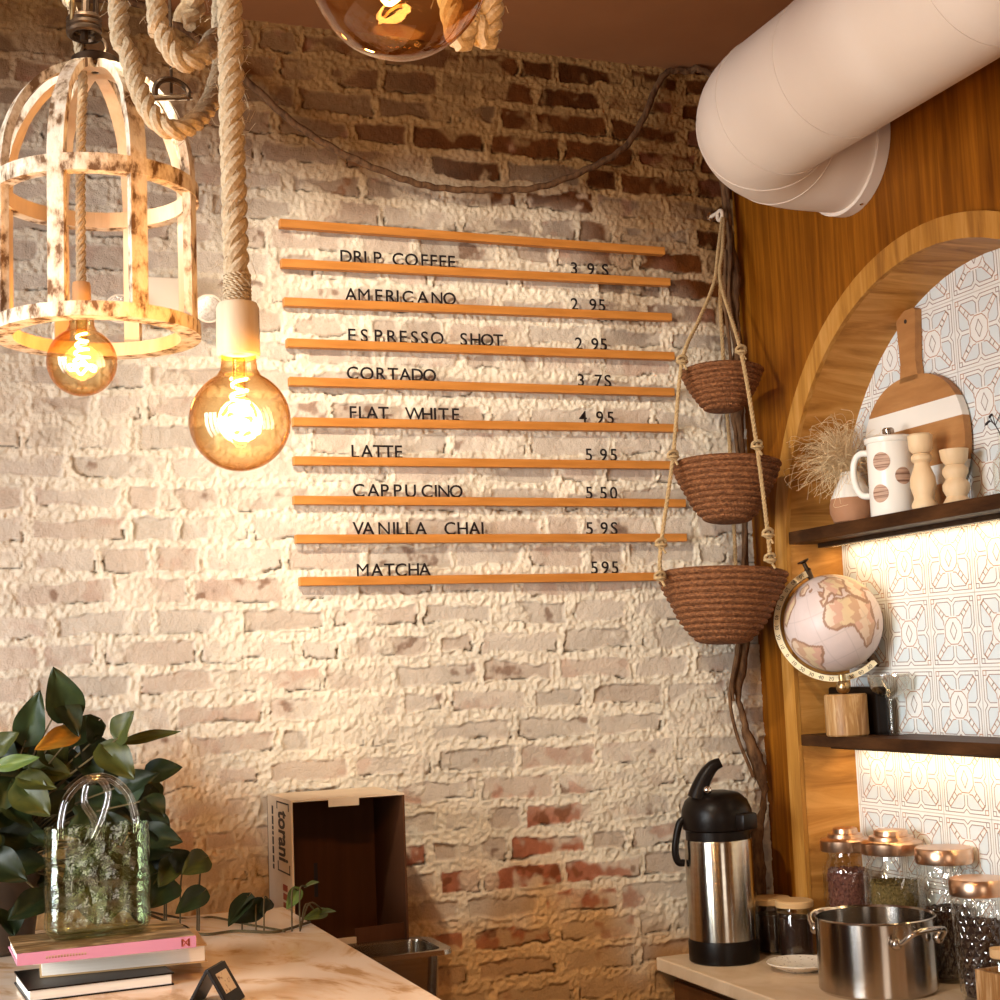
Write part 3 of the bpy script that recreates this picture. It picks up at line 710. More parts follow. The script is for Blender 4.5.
# globe map: land outlines in degrees (lon, lat), simplified
LAND = {
 'africa': [(-17, 15), (-16, 22), (-10, 30), (-5, 35), (10, 37), (20, 32), (32, 31), (36, 22), (43, 12), (51, 11), (42, -2), (40, -15), (35, -24), (27, -34), (19, -35), (13, -20), (13, -6), (9, 4), (-5, 5), (-9, 5), (-14, 10)],
 'europe': [(-9, 37), (-9, 43), (-2, 44), (-4, 48), (3, 51), (8, 54), (10, 58), (5, 61), (15, 69), (28, 71), (40, 66), (60, 68), (60, 50), (48, 45), (40, 42), (28, 41), (23, 37), (18, 40), (14, 38), (12, 44), (5, 43), (0, 39), (-5, 36)],
 'asia': [(60, 68), (100, 76), (140, 72), (140, 45), (121, 38), (121, 28), (108, 20), (105, 9), (98, 10), (92, 22), (80, 15), (77, 8), (72, 20), (62, 25), (56, 26), (58, 20), (45, 13), (36, 28), (36, 37), (48, 45), (60, 50)],
 'samerica': [(-80, 0), (-77, 8), (-62, 11), (-50, 1), (-35, -6), (-39, -15), (-48, -27), (-58, -38), (-66, -46), (-69, -54), (-74, -50), (-73, -35), (-71, -18), (-81, -6)],
 'namerica': [(-160, 66), (-125, 70), (-95, 72), (-80, 68), (-60, 55), (-66, 45), (-76, 35), (-81, 26), (-90, 29), (-97, 25), (-88, 17), (-83, 9), (-95, 16), (-105, 20), (-117, 33), (-124, 42), (-130, 55)],
 'greenland': [(-55, 68), (-60, 76), (-35, 83), (-20, 76), (-25, 70), (-43, 60)], 'madagascar': [(44, -17), (50, -14), (47, -25), (44, -24)],
 'iceland': [(-23, 64), (-15, 64), (-14, 66), (-22, 66)], 'britain': [(-5, 50), (1, 51), (-2, 56), (-4, 58), (-5, 54)]}
def inpoly(x, y, p):
    r_ = np.zeros(x.shape, bool); n = len(p)
    for i in range(n):
        (x1, y1), (x2, y2) = p[i], p[(i+1) % n]
        c = ((y1 > y) != (y2 > y)) & (x < (x2-x1)*(y-y1)/((y2-y1) if y2 != y1 else 1e-9)+x1); r_ ^= c
    return r_
def segdist(x, y, p):
    d = np.full(x.shape, 1e9); n = len(p)
    for i in range(n):
        (x1, y1), (x2, y2) = p[i], p[(i+1) % n]; L2 = (x2-x1)**2+(y2-y1)**2
        t_ = np.clip(((x-x1)*(x2-x1)+(y-y1)*(y2-y1))/L2, 0, 1); d = np.minimum(d, np.hypot(x-x1-t_*(x2-x1), y-y1-t_*(y2-y1)))
    return d
nu, nv = 320, 160
lon = np.linspace(-180, 180, nu, endpoint=False); lat = np.linspace(-90, 90, nv+1)
LO, LA = np.meshgrid(lon, lat)
xx, zz_ = np.cos(np.radians(LA)), np.sin(np.radians(LA))
loW = LO+(vnoise(LO, LA, .12, 3)-.5)*5; laW = LA+(vnoise(LO, LA, .12, 4)-.5)*5
C = np.tile(np.array([.66, .54, .50]), (nv+1, nu, 1))*(.93+.12*fbm(LO, LA, .05, 9, 3))[..., None]
for k_i, (nm, pl) in enumerate(LAND.items()):
    ins = inpoly(loW, laW, pl); ed = segdist(loW, laW, pl) < 1.6
    cell = np.floor(loW/13+.5*np.floor(laW/11)).astype(int)*7+np.floor(laW/11).astype(int)*13
    pal = np.array([[.66, .50, .31], [.62, .37, .27], [.70, .54, .40], [.55, .34, .22]])
    C[ins] = pal[np.abs(cell[ins]) % 4]; C[ed] = (.34, .19, .12)
grid = ((np.abs((LO+180) % 30-15) > 14.4) | (np.abs((LA+90) % 30-15) > 14.5)) & (C[..., 0] > .58) & (C[..., 1] > .45)
C[grid] *= .86
# axis leans to the upper left; Africa turned right of centre
axis = (-sx_*.42+Vector((0, 0, 1))*.87-view*.25).normalized()
fx = (-view - axis*(-view).dot(axis)).normalized(); fy = axis.cross(fx)
lon0 = math.radians(-8)
Lr = np.radians(LO)-lon0
co = (xx*np.cos(Lr))[..., None]*np.array(fx)+(xx*np.sin(Lr))[..., None]*np.array(fy)+zz_[..., None]*np.array(axis)
co = co*GR+np.array(gc)
me = bpy.data.meshes.new('map_ball'); idx = np.arange((nv+1)*nu).reshape(nv+1, nu); nx2 = np.roll(idx, -1, 1)
q = np.stack([idx[:-1], nx2[:-1], nx2[1:], idx[1:]], -1).reshape(-1, 4)
me.from_pydata(co.reshape(-1, 3).tolist(), [], q.tolist())
a = me.color_attributes.new('Col', 'FLOAT_COLOR', 'POINT'); a.data.foreach_set('color', np.concatenate([C.reshape(-1, 3), np.ones((C.size//3, 1))], 1).astype(np.float32).ravel())
obj('map_ball', me, M['globe'], t, True)
# dial ring: flat band in the plane facing the viewer, from the top pivot round the left to lower right
RA = Vector((0, 0, 1)); n = 60; bm = bmesh.new(); rr = []
for i in range(n+1):
    th = math.radians(112+(318-112)*i/n); d = sx_*math.cos(th)+RA*math.sin(th)
    vs_ = []
    for r_, w_ in ((GR+.007, -.009), (GR+.007, .009), (GR+.010, .009), (GR+.010, -.009)): vs_.append(bm.verts.new(gc+d*r_+view*w_))
    rr.append(vs_)
for A_, B_ in zip(rr, rr[1:]):
    for k in range(4): bm.faces.new((A_[k], A_[(k+1) % 4], B_[(k+1) % 4], B_[k]))
bm.faces.new(rr[0]); bm.faces.new(list(reversed(rr[-1]))); bmesh.ops.recalc_face_normals(bm, faces=bm.faces)
obj('dial_ring', bm, M['iron'], t, True)
bm = bmesh.new(); rr = []
for i in range(n+1):
    th = math.radians(114+(314-114)*i/n); d = sx_*math.cos(th)+RA*math.sin(th)
    rr.append([bm.verts.new(gc+d*r_+view*w_) for r_, w_ in ((GR+.008, -.0095), (GR+.008, -.0105), (GR+.0225, -.0105), (GR+.0225, -.0095))])
for A_, B_ in zip(rr, rr[1:]):
    for k in range(4): bm.faces.new((A_[k], A_[(k+1) % 4], B_[(k+1) % 4], B_[k]))
bm.faces.new(rr[0]); bm.faces.new(list(reversed(rr[-1]))); bmesh.ops.recalc_face_normals(bm, faces=bm.faces)
dial = obj('dial_face', bm, M['ivory'], t, True)
bm = bmesh.new()
for i in range(19):
    th = math.radians(120+(306-120)*i/18); d = sx_*math.cos(th)+RA*math.sin(th); tn = view.cross(d)
    s_ = str((abs(9-i))*10); cu = bpy.data.curves.new('g', 'FONT'); cu.body = s_; cu.size = .0125; cu.align_x = 'CENTER'; cu.align_y = 'CENTER'; cu.resolution_u = 2
    ob = bpy.data.objects.new('g', cu); COL.objects.link(ob); m_ = bpy.data.meshes.new_from_object(ob.evaluated_get(bpy.context.evaluated_depsgraph_get())); bpy.data.objects.remove(ob)
    X_ = -tn if tn.dot(Vector((0, 0, 1))) > 0 else tn
    X_ = tn*-1; Y_ = d; Z_ = X_.cross(Y_); Mx = Matrix(((X_.x, Y_.x, Z_.x, 0), (X_.y, Y_.y, Z_.y, 0), (X_.z, Y_.z, Z_.z, 0), (0, 0, 0, 1)))
    m_.transform(Matrix.Translation(gc+d*(GR+.0155)-view*.0108) @ Mx); bm.from_mesh(m_)
obj('degree_marks', bm, M['ink'], dial)
tp = gc+(sx_*math.cos(math.radians(112))+RA*math.sin(math.radians(112)))*(GR+.004); dt = (tp-gc).normalized()
obj('pivot', tb([gc+dt*(GR-.004), gc+dt*(GR+.020), gc+dt*(GR+.0205), gc+dt*(GR+.028), gc+dt*(GR+.040), gc+dt*(GR+.044), gc+dt*(GR+.047)], [.006, .008, .010, .005, .005, .014, .014], 16), M['iron'], t, True)
db = (sx_*math.cos(math.radians(314))+RA*math.sin(math.radians(314)))
obj('pivot', tb([gc+db*(GR-.006), gc+db*(GR+.006), gc+db*(GR+.028)], [.010, .012, .006], 14), M['iron'], t, True)
bt = atX(848, 737, 1.966)-Vector(t.location); bt.z = 0
obj('base', lt([(.045, 0), (.048, .003), (.048, .090), (.046, .094), (.0001, .094)], 48, cx=bt.x, cy=bt.y), M['globewood'], t, True)
obj('joint_ball', sphere(bmesh.new(), (bt.x-.004, bt.y, .110), .0165), M['brass'], t, True)
obj('post', tb([(bt.x-.004, bt.y, .118), (bt.x-.006, bt.y, gc.z-GR-.006)], .0085, 14), M['brass'], t, True)
# black case behind the globe
v1 = atX(878, 710, 2.02)
cy1 = yl-.006; cy0 = v1.y
tag(obj('black_case', bx(-.014, .0145, -(cy1-cy0)/2, (cy1-cy0)/2, 0, .108, bev=.006), M['black'], loc=(2.034, (cy0+cy1)/2, LS)), 'shiny black case standing against the tiles behind the globe base', 'case')
v = atX(891, 715, 2.035)
t = thing('coupe_glass', 'clear stemmed coupe glass standing right of the globe base', 'glass', (2.035, v.y, LS))
obj('bowl', lt([(.004, .080), (.020, .086), (.038, .098), (.046, .118), (.047, .135), (.0455, .135), (.0445, .118), (.036, .100), (.018, .089), (.0001, .086)], 40), M['pattern'], t, True)
obj('stem', lt([(.0035, .004), (.003, .02), (.003, .07), (.0045, .0815)], 16), M['pattern'], t, True)
obj('foot', lt([(.036, 0), (.037, .0015), (.015, .004), (.0036, .007)], 40), M['pattern'], t, True)

# ------------------------------------------------------------------ things on the right counter
ap = (1.735, 3.178)
t = thing('coffee_airpot', 'tall steel airpot with black pump lid beside the brick wall', 'airpot', (*ap, CT))
AR_ = .0785
obj('base', lt([(AR_-.002, 0), (AR_+.0025, .003), (AR_+.0025, .045), (AR_, .052)], 56), M['black'], t, True)
obj('body', lt([(AR_, .050), (AR_, .272), (AR_-.0015, .276)], 64), M['steel'], t, True)
obj('collar', lt([(AR_-.004, .274), (AR_-.004, .296), (AR_+.002, .300), (AR_+.004, .320), (AR_+.003, .342), (AR_-.006, .364), (AR_-.024, .380), (AR_-.05, .386), (.0001, .387)], 56), M['black'], t, True)
rt2 = Vector((RT.x, RT.y, 0)).normalized(); vw = Vector((ap[0], ap[1], 0)).normalized(); fr = (rt2*.72-vw*.69).normalized()
def rel(r_, f_, z): return rt2*r_-vw*f_+Vector((0, 0, z))
bm = bx(-.026, .026, -.026, .012, .300, .338, bev=.006); ang = math.atan2(fr.y, fr.x)+PI/2
obj('spout', xform(bm, Matrix.Translation(fr*(AR_-.004)) @ Matrix.Rotation(ang, 4, 'Z')), M['black'], t, True)
lv = [rel(-.044, .030, .372), rel(-.034, .030, .398), rel(-.020, .030, .424), rel(-.002, .030, .444), rel(.016, .030, .452)]
bm = bmesh.new(); pr = spline(lv, 6)
tube(bm, pr, [.023-.012*i/len(pr) for i in range(len(pr))], 12)
obj('pump_lever', bm, M['black'], t, True)
obj('lever_pin', sphere(bmesh.new(), rel(-.018, .050, .392), .010), M['chrome'], t, True)
obj('handle', tb(spline([rel(-AR_+.004, .01, .325), rel(-AR_-.010, .01, .312), rel(-AR_-.022, .01, .258), rel(-AR_-.017, .01, .228), rel(-AR_-.002, .01, .224)], 6), .0085, 12), M['black'], t, True)

def canister(x, y, h_, R_, lab):
    t = thing('glass_canister', lab, 'canister', (x, y, CT), 0, 'dark glass canisters with bamboo lids')
    g = obj('jar', lt([(R_-.004, 0), (R_, .004), (R_, h_-.02), (R_-.003, h_-.012), (R_-.005, h_-.012), (R_-.003, h_-.02), (R_-.003, .006), (.0001, .005)], 40), M['clear'], t, True)
    obj('contents', lt([(R_-.0045, .007), (R_-.0045, h_*.80), (.0001, h_*.81)], 32), M['bean'], t, True)
    obj('seal', lt([(R_-.001, h_-.012), (R_+.001, h_-.006), (R_-.001, h_)], 40), M['clear'], t, True)
    obj('lid', lt([(R_+.001, h_), (R_+.002, h_+.003), (R_+.002, h_+.012), (R_-.001, h_+.015), (.0001, h_+.015)], 40), M['bamboo'], t, True)
canister(1.880, 3.200, .112, .044, 'dark canister with bamboo lid half hidden behind the airpot')
canister(1.880, 3.098, .118, .042, 'dark canister with bamboo lid between the airpot and stock pot')

t = thing('small_plate', 'small speckled white plate with brown centre beside the stock pot', 'plate', (1.818, 2.985, CT))
obj('rim', lt([(.036, 0), (.040, .002), (.066, .013), (.074, .018), (.073, .020), (.062, .016), (.040, .009)], 48), M['speck'], t, True)
obj('centre', lt([(.041, .0085), (.038, .008), (.0001, .008)], 48), M['glazebrown'], t, True)

# stock pot
t = thing('stock_pot', 'shiny steel stock pot with two loop handles on the counter', 'pot', (1.848, 2.734, CT)); PR, PH = .121, .150
obj('body', lt([(.0001, 0), (PR-.006, 0), (PR, .006), (PR, PH-.003), (PR+.004, PH), (PR+.002, PH+.002), (PR-.002, PH-.002), (PR-.002, .008), (PR-.008, .004), (.0001, .004)], 96), M['steelv'], t, True)
cdir = Vector((CAM.x-1.848, CAM.y-2.734, 0)).normalized()
h1 = (cdir*.80+rt2*.60).normalized()
for d in (h1, -h1):
    tn = Vector((-d.y, d.x, 0)); zc = PH-.036
    hp = [d*(PR+.001)-tn*.056+Vector((0, 0, zc)), d*(PR+.016)-tn*.052+Vector((0, 0, zc+.004)), d*(PR+.036)-tn*.040+Vector((0, 0, zc+.022)), d*(PR+.042)+Vector((0, 0, zc+.027)), d*(PR+.036)+tn*.040+Vector((0, 0, zc+.022)), d*(PR+.016)+tn*.052+Vector((0, 0, zc+.004)), d*(PR+.001)+tn*.056+Vector((0, 0, zc))]
    hh_ = obj('handle', tb(spline(hp, 7), .0055, 12), M['steelv'], t, True)
    for s_ in (-1, 1): obj('handle_mount', sphere(bmesh.new(), d*(PR+.002)+tn*s_*.056+Vector((0, 0, zc)), .012, 16, 10), M['steelv'], hh_, True)

# glass storage jars
def jar(px, py, X, R_, h_, lab, style, content, fill):
    v = atX(px, py, X)
    t = thing('storage_jar', lab, 'jar', (X, v.y, CT), 0, 'glass storage jars under the lower shelf')
    if style == 'step':
        def f(r_, z_, a_):
            if z_ < .02 or z_ > h_*.82 or r_ < R_*.9: return r_
            u = (a_/(2*PI)*8) % 1; vv = (z_/h_*2.2) % 1
            d = min(abs(u-vv), abs(u+vv-1)); return r_+.0022*max(0, 1-d/.07)
        prof = [(R_-.006, 0), (R_, .006)]+[(R_, .006+(h_*.80-.006)*i/40) for i in range(1, 41)]+[(R_-.006, h_*.88), (R_-.012, h_*.91), (R_-.012, h_*.98)]
    else:
        def f(r_, z_, a_):
            if z_ < .015 or z_ > h_*.93 or r_ < R_*.8: return r_
            u = (a_/(2*PI)*18+z_/h_*7) % 1; vv = (a_/(2*PI)*18-z_/h_*7) % 1
            return r_+.0028*min(1, min(abs(u-.5), abs(vv-.5))*2/.35)
        prof = [(R_*.78, 0), (R_*.84, .006)]+[(R_*(.84+.16*i/60), .006+(h_*.95-.006)*i/60) for i in range(1, 61)]+[(R_-.004, h_*.98)]
    bm = lathe(bmesh.new(), [(max(a_, 1e-4), b_) for a_, b_ in prof], 144, rfun=f)
    bmesh.ops.delete(bm, geom=[fc for fc in bm.faces if len(fc.verts) > 4 and fc.calc_center_median().z > .01], context='FACES')
    obj('glass_body', bm, M['pattern'], t, True)
    lh = h_
    if style == 'step':
        lid = [(R_+.002, lh-.006), (R_+.003, lh-.003), (R_+.003, lh+.018), (R_-.002, lh+.022), (R_-.014, lh+.024), (R_-.016, lh+.032), (R_-.026, lh+.034), (R_-.028, lh+.044), (R_-.032, lh+.046), (.0001, lh+.047)]
    else: lid = [(R_+.002, lh-.008), (R_+.003, lh-.004), (R_+.003, lh+.020), (R_, lh+.024), (R_-.006, lh+.0245), (.0001, lh+.0245)]
    obj('lid', lt(lid, 64), M['copper'], t, True)
    bm = bmesh.new(); rn = random.Random(int(px)); zt = h_*fill; tap = (lambda z: (.82+.14*z/h_) if style != 'step' else .93)
    lathe(bm, [(.001, .008)]+[(R_*tap(z)-.008, z) for z in [.008+(zt-.012)*i/6 for i in range(7)]]+[(.001, zt-.003)], 40)
    for i in range(520):
        z = .010+(zt-.010)*rn.random(); a = rn.random()*2*PI; top_ = rn.random() < .3
        r_ = (R_*tap(z)-.009)*(math.sqrt(rn.random()) if top_ else 1); z = zt-.002 if top_ else z
        rs_ = {'bean': .0052, 'petal': .0062, 'herb': .0045}[content]
        res = bmesh.ops.create_icosphere(bm, subdivisions=1, radius=rs_)
        rot = Matrix.Rotation(rn.random()*6, 3, 'X') @ Matrix.Rotation(rn.random()*6, 3, 'Z')
        sc = (1, .72, .55) if content == 'bean' else (1.2, .6, .35)
        for vv in res['verts']: vv.co = rot @ Vector((vv.co.x*sc[0], vv.co.y*sc[1], vv.co.z*sc[2]))+Vector((r_*math.cos(a), r_*math.sin(a), z))
    o = obj('contents', bm, M[content], t); o['kind'] = 'stuff'
    return t
jar(848, 880, 1.998, .0555, .246, 'glass jar of reddish dried petals with stepped copper lid', 'step', 'petal', .80)
jar(894, 880, 2.010, .064, .254, 'glass jar of olive dried herbs with stepped copper lid', 'step', 'herb', .74)
jar(946.5, 890, 2.031, .058, .250, 'diamond-pattern glass jar, taller one with flat copper lid, behind the pot', 'diamond', 'bean', .60)
jar(980, 910, 1.968, .054, .212, 'diamond-pattern glass jar of dark beans, shorter, beside the small wooden crate', 'diamond', 'bean', .72)
# small wooden crate at the far right with a little jar in it
v = atZ(982, 1001, CT)
t = thing('wooden_crate', 'small open wooden box at the right edge of the counter', 'box', (1.958, 2.380, CT))
hw, dw, hh = .070, .09, .080
for nm, a in (('side', (-hw, hw, dw-.010, dw, 0, hh)), ('side', (-hw, hw, -dw, -dw+.010, 0, hh)), ('end_panel', (-hw, -hw+.010, -dw+.010, dw-.010, 0, hh)), ('end_panel', (hw-.010, hw, -dw+.010, dw-.010, 0, hh)), ('bottom', (-hw+.010, hw-.010, -dw+.010, dw-.010, 0, .008))):
    obj(nm, bx(*a, bev=.001), M['globewood'] if nm != 'bottom' else M['maple'], t)
t = thing('small_jar', 'little pale lidded jar standing in the wooden box', 'jar', (1.926, 2.432, CT+.0085))
obj('body', lt([(.020, 0), (.023, .004), (.023, .090), (.019, .096)], 28), M['clear'], t, True); obj('lid', lt([(.021, .094), (.024, .096), (.024, .112), (.0001, .114)], 28), M['bamboo'], t, True)

# ------------------------------------------------------------------ emergency light on the brick wall
e0 = atY(168, 300, WY-.03)
t = thing('emergency_light', 'white twin-head emergency light on the brick wall behind the cage lamp', 'light', (e0.x, WY-.006, e0.z))
obj('housing', bx(-.055, .055, -.050, 0, -.045, .045, bev=.006), M['lampwhite'], t, True)
for px in (119, 208):
    q = atY(px, 304, WY-.075); x_ = q.x-e0.x; z_ = q.z-e0.z
    h_ = obj('lamp_head', xform(lt([(.012, 0), (.026, .012), (.031, .034), (.031, .052), (.028, .053)], 40), Matrix.Translation((x_, -.030, z_)) @ Matrix.Rotation(PI/2+.25, 4, 'X')), M['lampwhite'], t, True)
    obj('lens', xform(lt([(.028, .0525), (.020, .057), (.0001, .060)], 40), Matrix.Translation((x_, -.030, z_)) @ Matrix.Rotation(PI/2+.25, 4, 'X')), M['lens'], h_, True)
    obj('arm', tb([(math.copysign(.05, x_), -.025, z_*.5), (x_, -.028, z_)], .009, 12), M['lampwhite'], t, True)

# ------------------------------------------------------------------ pendant lamps
def filament(bm, R_, hgt, turns, wide):
    pts = [(R_*.55*math.cos(a)*(1-.45*a/(turns*2*PI)), R_*.55*math.sin(a)*(1-.45*a/(turns*2*PI)), -hgt*.1+hgt*a/(turns*2*PI)) for a in [turns*2*PI*i/90 for i in range(91)]]
    tube(bm, pts, .0022, 6)
    pts = [(wide*math.cos(a)*(.75+.25*math.cos(2*a)), wide*math.sin(a), -hgt*.18+.006*math.sin(3*a)) for a in [4*PI*i/60 for i in range(61)]]
    tube(bm, pts, .0022, 6)
def bulb_parts(t, R_, sock_r, sock_h, smat, zc, wob=0, power=7):
    """zc = centre of the globe in local z; socket above it"""
    neck = R_*.36; zn = zc+math.sqrt(R_*R_-neck*neck)
    prof = []
    for i in range(41):
        a = -PI/2+(PI/2+math.acos(neck/R_)-.10)*i/40; prof.append((R_*math.cos(a), zc+R_*math.sin(a)))
    prof += [(neck*1.02, zn+.006), (neck*.96, zn+.016), (neck*.95, zn+.036)]
    f = (lambda r_, z_, a_: r_*(1+wob*math.sin(5*a_+z_*60)+wob*.8*math.sin(3*a_-z_*90))) if wob else None
    bm = lathe(bmesh.new(), [(max(a, 1e-4), b) for a, b in prof], 64, rfun=f)
    bmesh.ops.delete(bm, geom=[fc for fc in bm.faces if len(fc.verts) > 4], context='FACES')
    bulb = obj('bulb', bm, M['amber'], t, True)
    bm = bmesh.new(); filament(bm, R_*.42, R_*.95, 4, R_*.38); bmesh.ops.translate(bm, verts=bm.verts, vec=(0, 0, zc))
    obj('filament', bm, M['filament'], bulb, True)
    obj('bulb_stem', lt([(.008, zn+.02), (.007, zc+R_*.55), (.010, zc+R_*.50), (.0001, zc+R_*.48)], 20), M['amber'], bulb, True)
    z0 = zn+.022
    obj('socket', lt([(neck*1.0, z0+.004), (sock_r*.92, z0), (sock_r, z0+.003), (sock_r, z0+sock_h-.006), (sock_r*.90, z0+sock_h), (.0001, z0+sock_h)], 48), smat, t, True)
    d = bpy.data.lights.new('bulb_light', 'POINT'); d.energy = power; d.color = (1, .52, .17); d.shadow_soft_size = .03
    l = bpy.data.objects.new('bulb_light', d); COL.objects.link(l); l.parent = t; l.location = (0, 0, zc)
    return z0+sock_h
# a) rope pendant in front
c = atY(240, 421, 1.80); R_ = .0612
t = thing('pendant_lamp', 'round amber bulb in pale wooden socket hanging on thick twisted rope', 'pendant lamp', c, 0, 'amber globe bulbs on ropes')
zt = bulb_parts(t, R_, .0262, .066, M['socket'], 0, 0, 17)
topz = CZ-c.z
obj('rope', rope_bm([(0, 0, zt-.004), (-.002, 0, zt+.2), (0, 0, topz-.03)], .0157, .064, fuzz=380), M['rope'], t, True)
obj('rope_binding', rope_bm([(.0150*math.cos(a), .0150*math.sin(a), zt+.0015+.034*a/(14*PI)) for a in [14*PI*i/160 for i in range(161)]], .0026, .012, strands=2), M['rope'], t, True)
obj('ceiling_cup', lt([(.05, topz-.001), (.05, topz-.02), (.03, topz-.035), (.0001, topz-.036)][::-1], 40), M['iron'], t, True)
# b) bulb at the top of the picture
c = atY(398, -32, 1.12)
t = thing('pendant_lamp', 'largest amber bulb, hanging nearest at the top of the picture, cut by its edge', 'pendant lamp', c, 0, 'amber globe bulbs on ropes')
zt = bulb_parts(t, .0735, .027, .066, M['socket'], 0, .012, 10); topz = CZ-c.z
obj('rope', rope_bm([(0, 0, zt-.004), (0, 0, zt+.2), (0, 0, topz-.03)], .0145, .062), M['rope'], t, True)
obj('ceiling_cup', lt([(.0001, topz-.036), (.03, topz-.035), (.05, topz-.02), (.05, topz-.001)], 40), M['iron'], t, True)
# rope hanging in a loop just behind that bulb
q0, q1, q2, q3 = atY(520, -120, 1.5), atY(494, -24, 1.5), atY(472, 20, 1.5), atY(446, -24, 1.5)
q0.z = CZ-.002; qe = atY(395, -120, 1.5); qe.z = CZ-.002
tag(obj('rope_loop', rope_bm(spline([q0, q1, q2, q3, qe], 12), .0135, .058, fuzz=240), M['rope'], smooth=True), 'short loop of thick rope hanging behind the topmost amber bulb', 'rope')

# c) cage lantern with its own bulb
c = atY(98, 332, 2.20); RC = .1435; HC = .205
t = thing('cage_lantern', 'chipped white wooden birdcage lantern hanging at upper left', 'lantern', c)
def band(r0, r1, z0, z1, n=72):
    bm = bmesh.new(); rings = []
    for i in range(n):
        a = 2*PI*i/n; rings.append([bm.verts.new((r_*math.cos(a), r_*math.sin(a), z_)) for r_, z_ in ((r0, z0), (r1, z0), (r1, z1), (r0, z1))])
    for i in range(n):
        A_, B_ = rings[i], rings[(i+1) % n]
        for k in range(4): bm.faces.new((A_[k], B_[k], B_[(k+1) % 4], A_[(k+1) % 4])).material_index = 1 if k in (0, 3) and z1-z0 > 0 and k == 3 else 0
    bmesh.ops.recalc_face_normals(bm, faces=bm.faces); return bm
obj('bottom_ring', band(RC-.026, RC+.003, -.010, .010), [M['cage'], M['cagein']], t)
obj('middle_ring', band(RC-.016, RC+.003, HC-.012, HC+.012), [M['cage'], M['cagein']], t)
camang = math.atan2(CAM.y-c.y, CAM.x-c.x)
HD = .190
for k in range(8):
    # angle measured from the viewer's side, positive to the viewer's right
    ph = math.radians(-22+45*k); a = camang+ph
    d = Vector((math.cos(a), math.sin(a), 0)); tn = Vector((-d.y, d.x, 0)); hw = .0118
    path = [(RC-.004, .008), (RC-.004, HC*.5), (RC-.004, HC)]+[((RC-.004)*math.cos(b)+.006*math.sin(b), HC+HD*math.sin(b)) for b in [PI/2*i/14 for i in range(1, 15)]]
    bm = bmesh.new(); rr = []
    for i, (r_, z_) in enumerate(path):
        a0 = path[max(i-1, 0)]; a1 = path[min(i+1, len(path)-1)]; tg = Vector((a1[0]-a0[0], a1[1]-a0[1])).normalized(); nr = Vector((tg.y, -tg.x))
        wd = hw*(1 if z_ < HC+HD*.6 else .82)
        rr.append([bm.verts.new(d*(r_+nr.x*o_)+Vector((0, 0, z_+nr.y*o_))+tn*s_) for o_, s_ in ((.006, -wd), (.006, wd), (-.006, wd), (-.006, -wd))])
    for A_, B_ in zip(rr, rr[1:]):
        for q in range(4): bm.faces.new((A_[q], A_[(q+1) % 4], B_[(q+1) % 4], B_[q])).material_index = 1 if q == 2 else 0
    bm.faces.new(rr[0]); bm.faces.new(rr[-1]); bmesh.ops.recalc_face_normals(bm, faces=bm.faces)
    obj('rib', bm, [M['cage'], M['cagein']], t)
obj('top_disc', lt([(.030, HC+HD-.004), (.034, HC+HD), (.034, HC+HD+.014), (.028, HC+HD+.018), (.0001, HC+HD+.018)], 32), M['iron'], t, True)
topz = CZ-c.z
obj('hanging_ring', tb([(.016*math.cos(a), .0, HC+HD+.034+.016*math.sin(a)) for a in [2*PI*i/24 for i in range(24)]], .003, 8, closed=True), M['iron'], t, True)
obj('hanger', tb([(0, 0, HC+HD+.050), (.004, 0, HC+HD+.15), (0, 0, topz-.004)], .004, 8), M['iron'], t, True)
bc = atY(82, 362, 2.20)
t = thing('pendant_lamp', 'amber bulb in orange wooden socket hanging inside the birdcage lantern', 'pendant lamp', bc, 0, 'amber globe bulbs on ropes')
zt = bulb_parts(t, .0495, .0135, .048, M['socket2'], 0, 0, .8)
cc_ = c-bc
obj('rope', rope_bm(spline([(0, 0, zt-.004), (.0, 0, zt+.12), (.002, 0, zt+.24), (cc_.x*.2, cc_.y, zt+.31), (-.010, -.02, zt+.40), (-.02, -.03, zt+.46), (0, 0, CZ-bc.z-.003)], 8), .0072, .036), M['rope'], t, True)
# rope swags near the top left
def swag(px_pts, Y, R_, lab, fuzz=200):
    pts = [atY(x, y, Y+dy) for x, y, dy in px_pts]
    for e in (0, -1):
        if px_pts[e][1] < 0: pts[e].z = CZ-.002
    tag(obj('rope_swag', rope_bm(spline(pts, 10), R_, R_*4.3, fuzz=fuzz), M['rope'], smooth=True), lab, 'rope', 'spare rope looped at the lamps')
swag([(150, -150, .05), (156, -20, 0), (162, 30, 0), (180, 60, -.01), (200, 58, 0), (214, 38, .04), (222, 5, .06), (226, -150, .06)], 1.86, .0135, 'inner hanging loop of thick rope beside the straight rope')
swag([(112, -150, .08), (118, 0, .05), (128, 50, .04), (140, 92, .02), (158, 122, 0), (180, 130, 0), (204, 112, .03), (218, 80, .07), (222, 20, .10), (224, -150, .10)], 1.93, .0135, 'outer hanging loop of thick rope draped past the birdcage top')
swag([(196, -150, 0), (194, -30, 0), (190, 8, 0), (184, 22, 0)], 2.0, .017, 'thick rope end hanging down between the rope loops', 80)
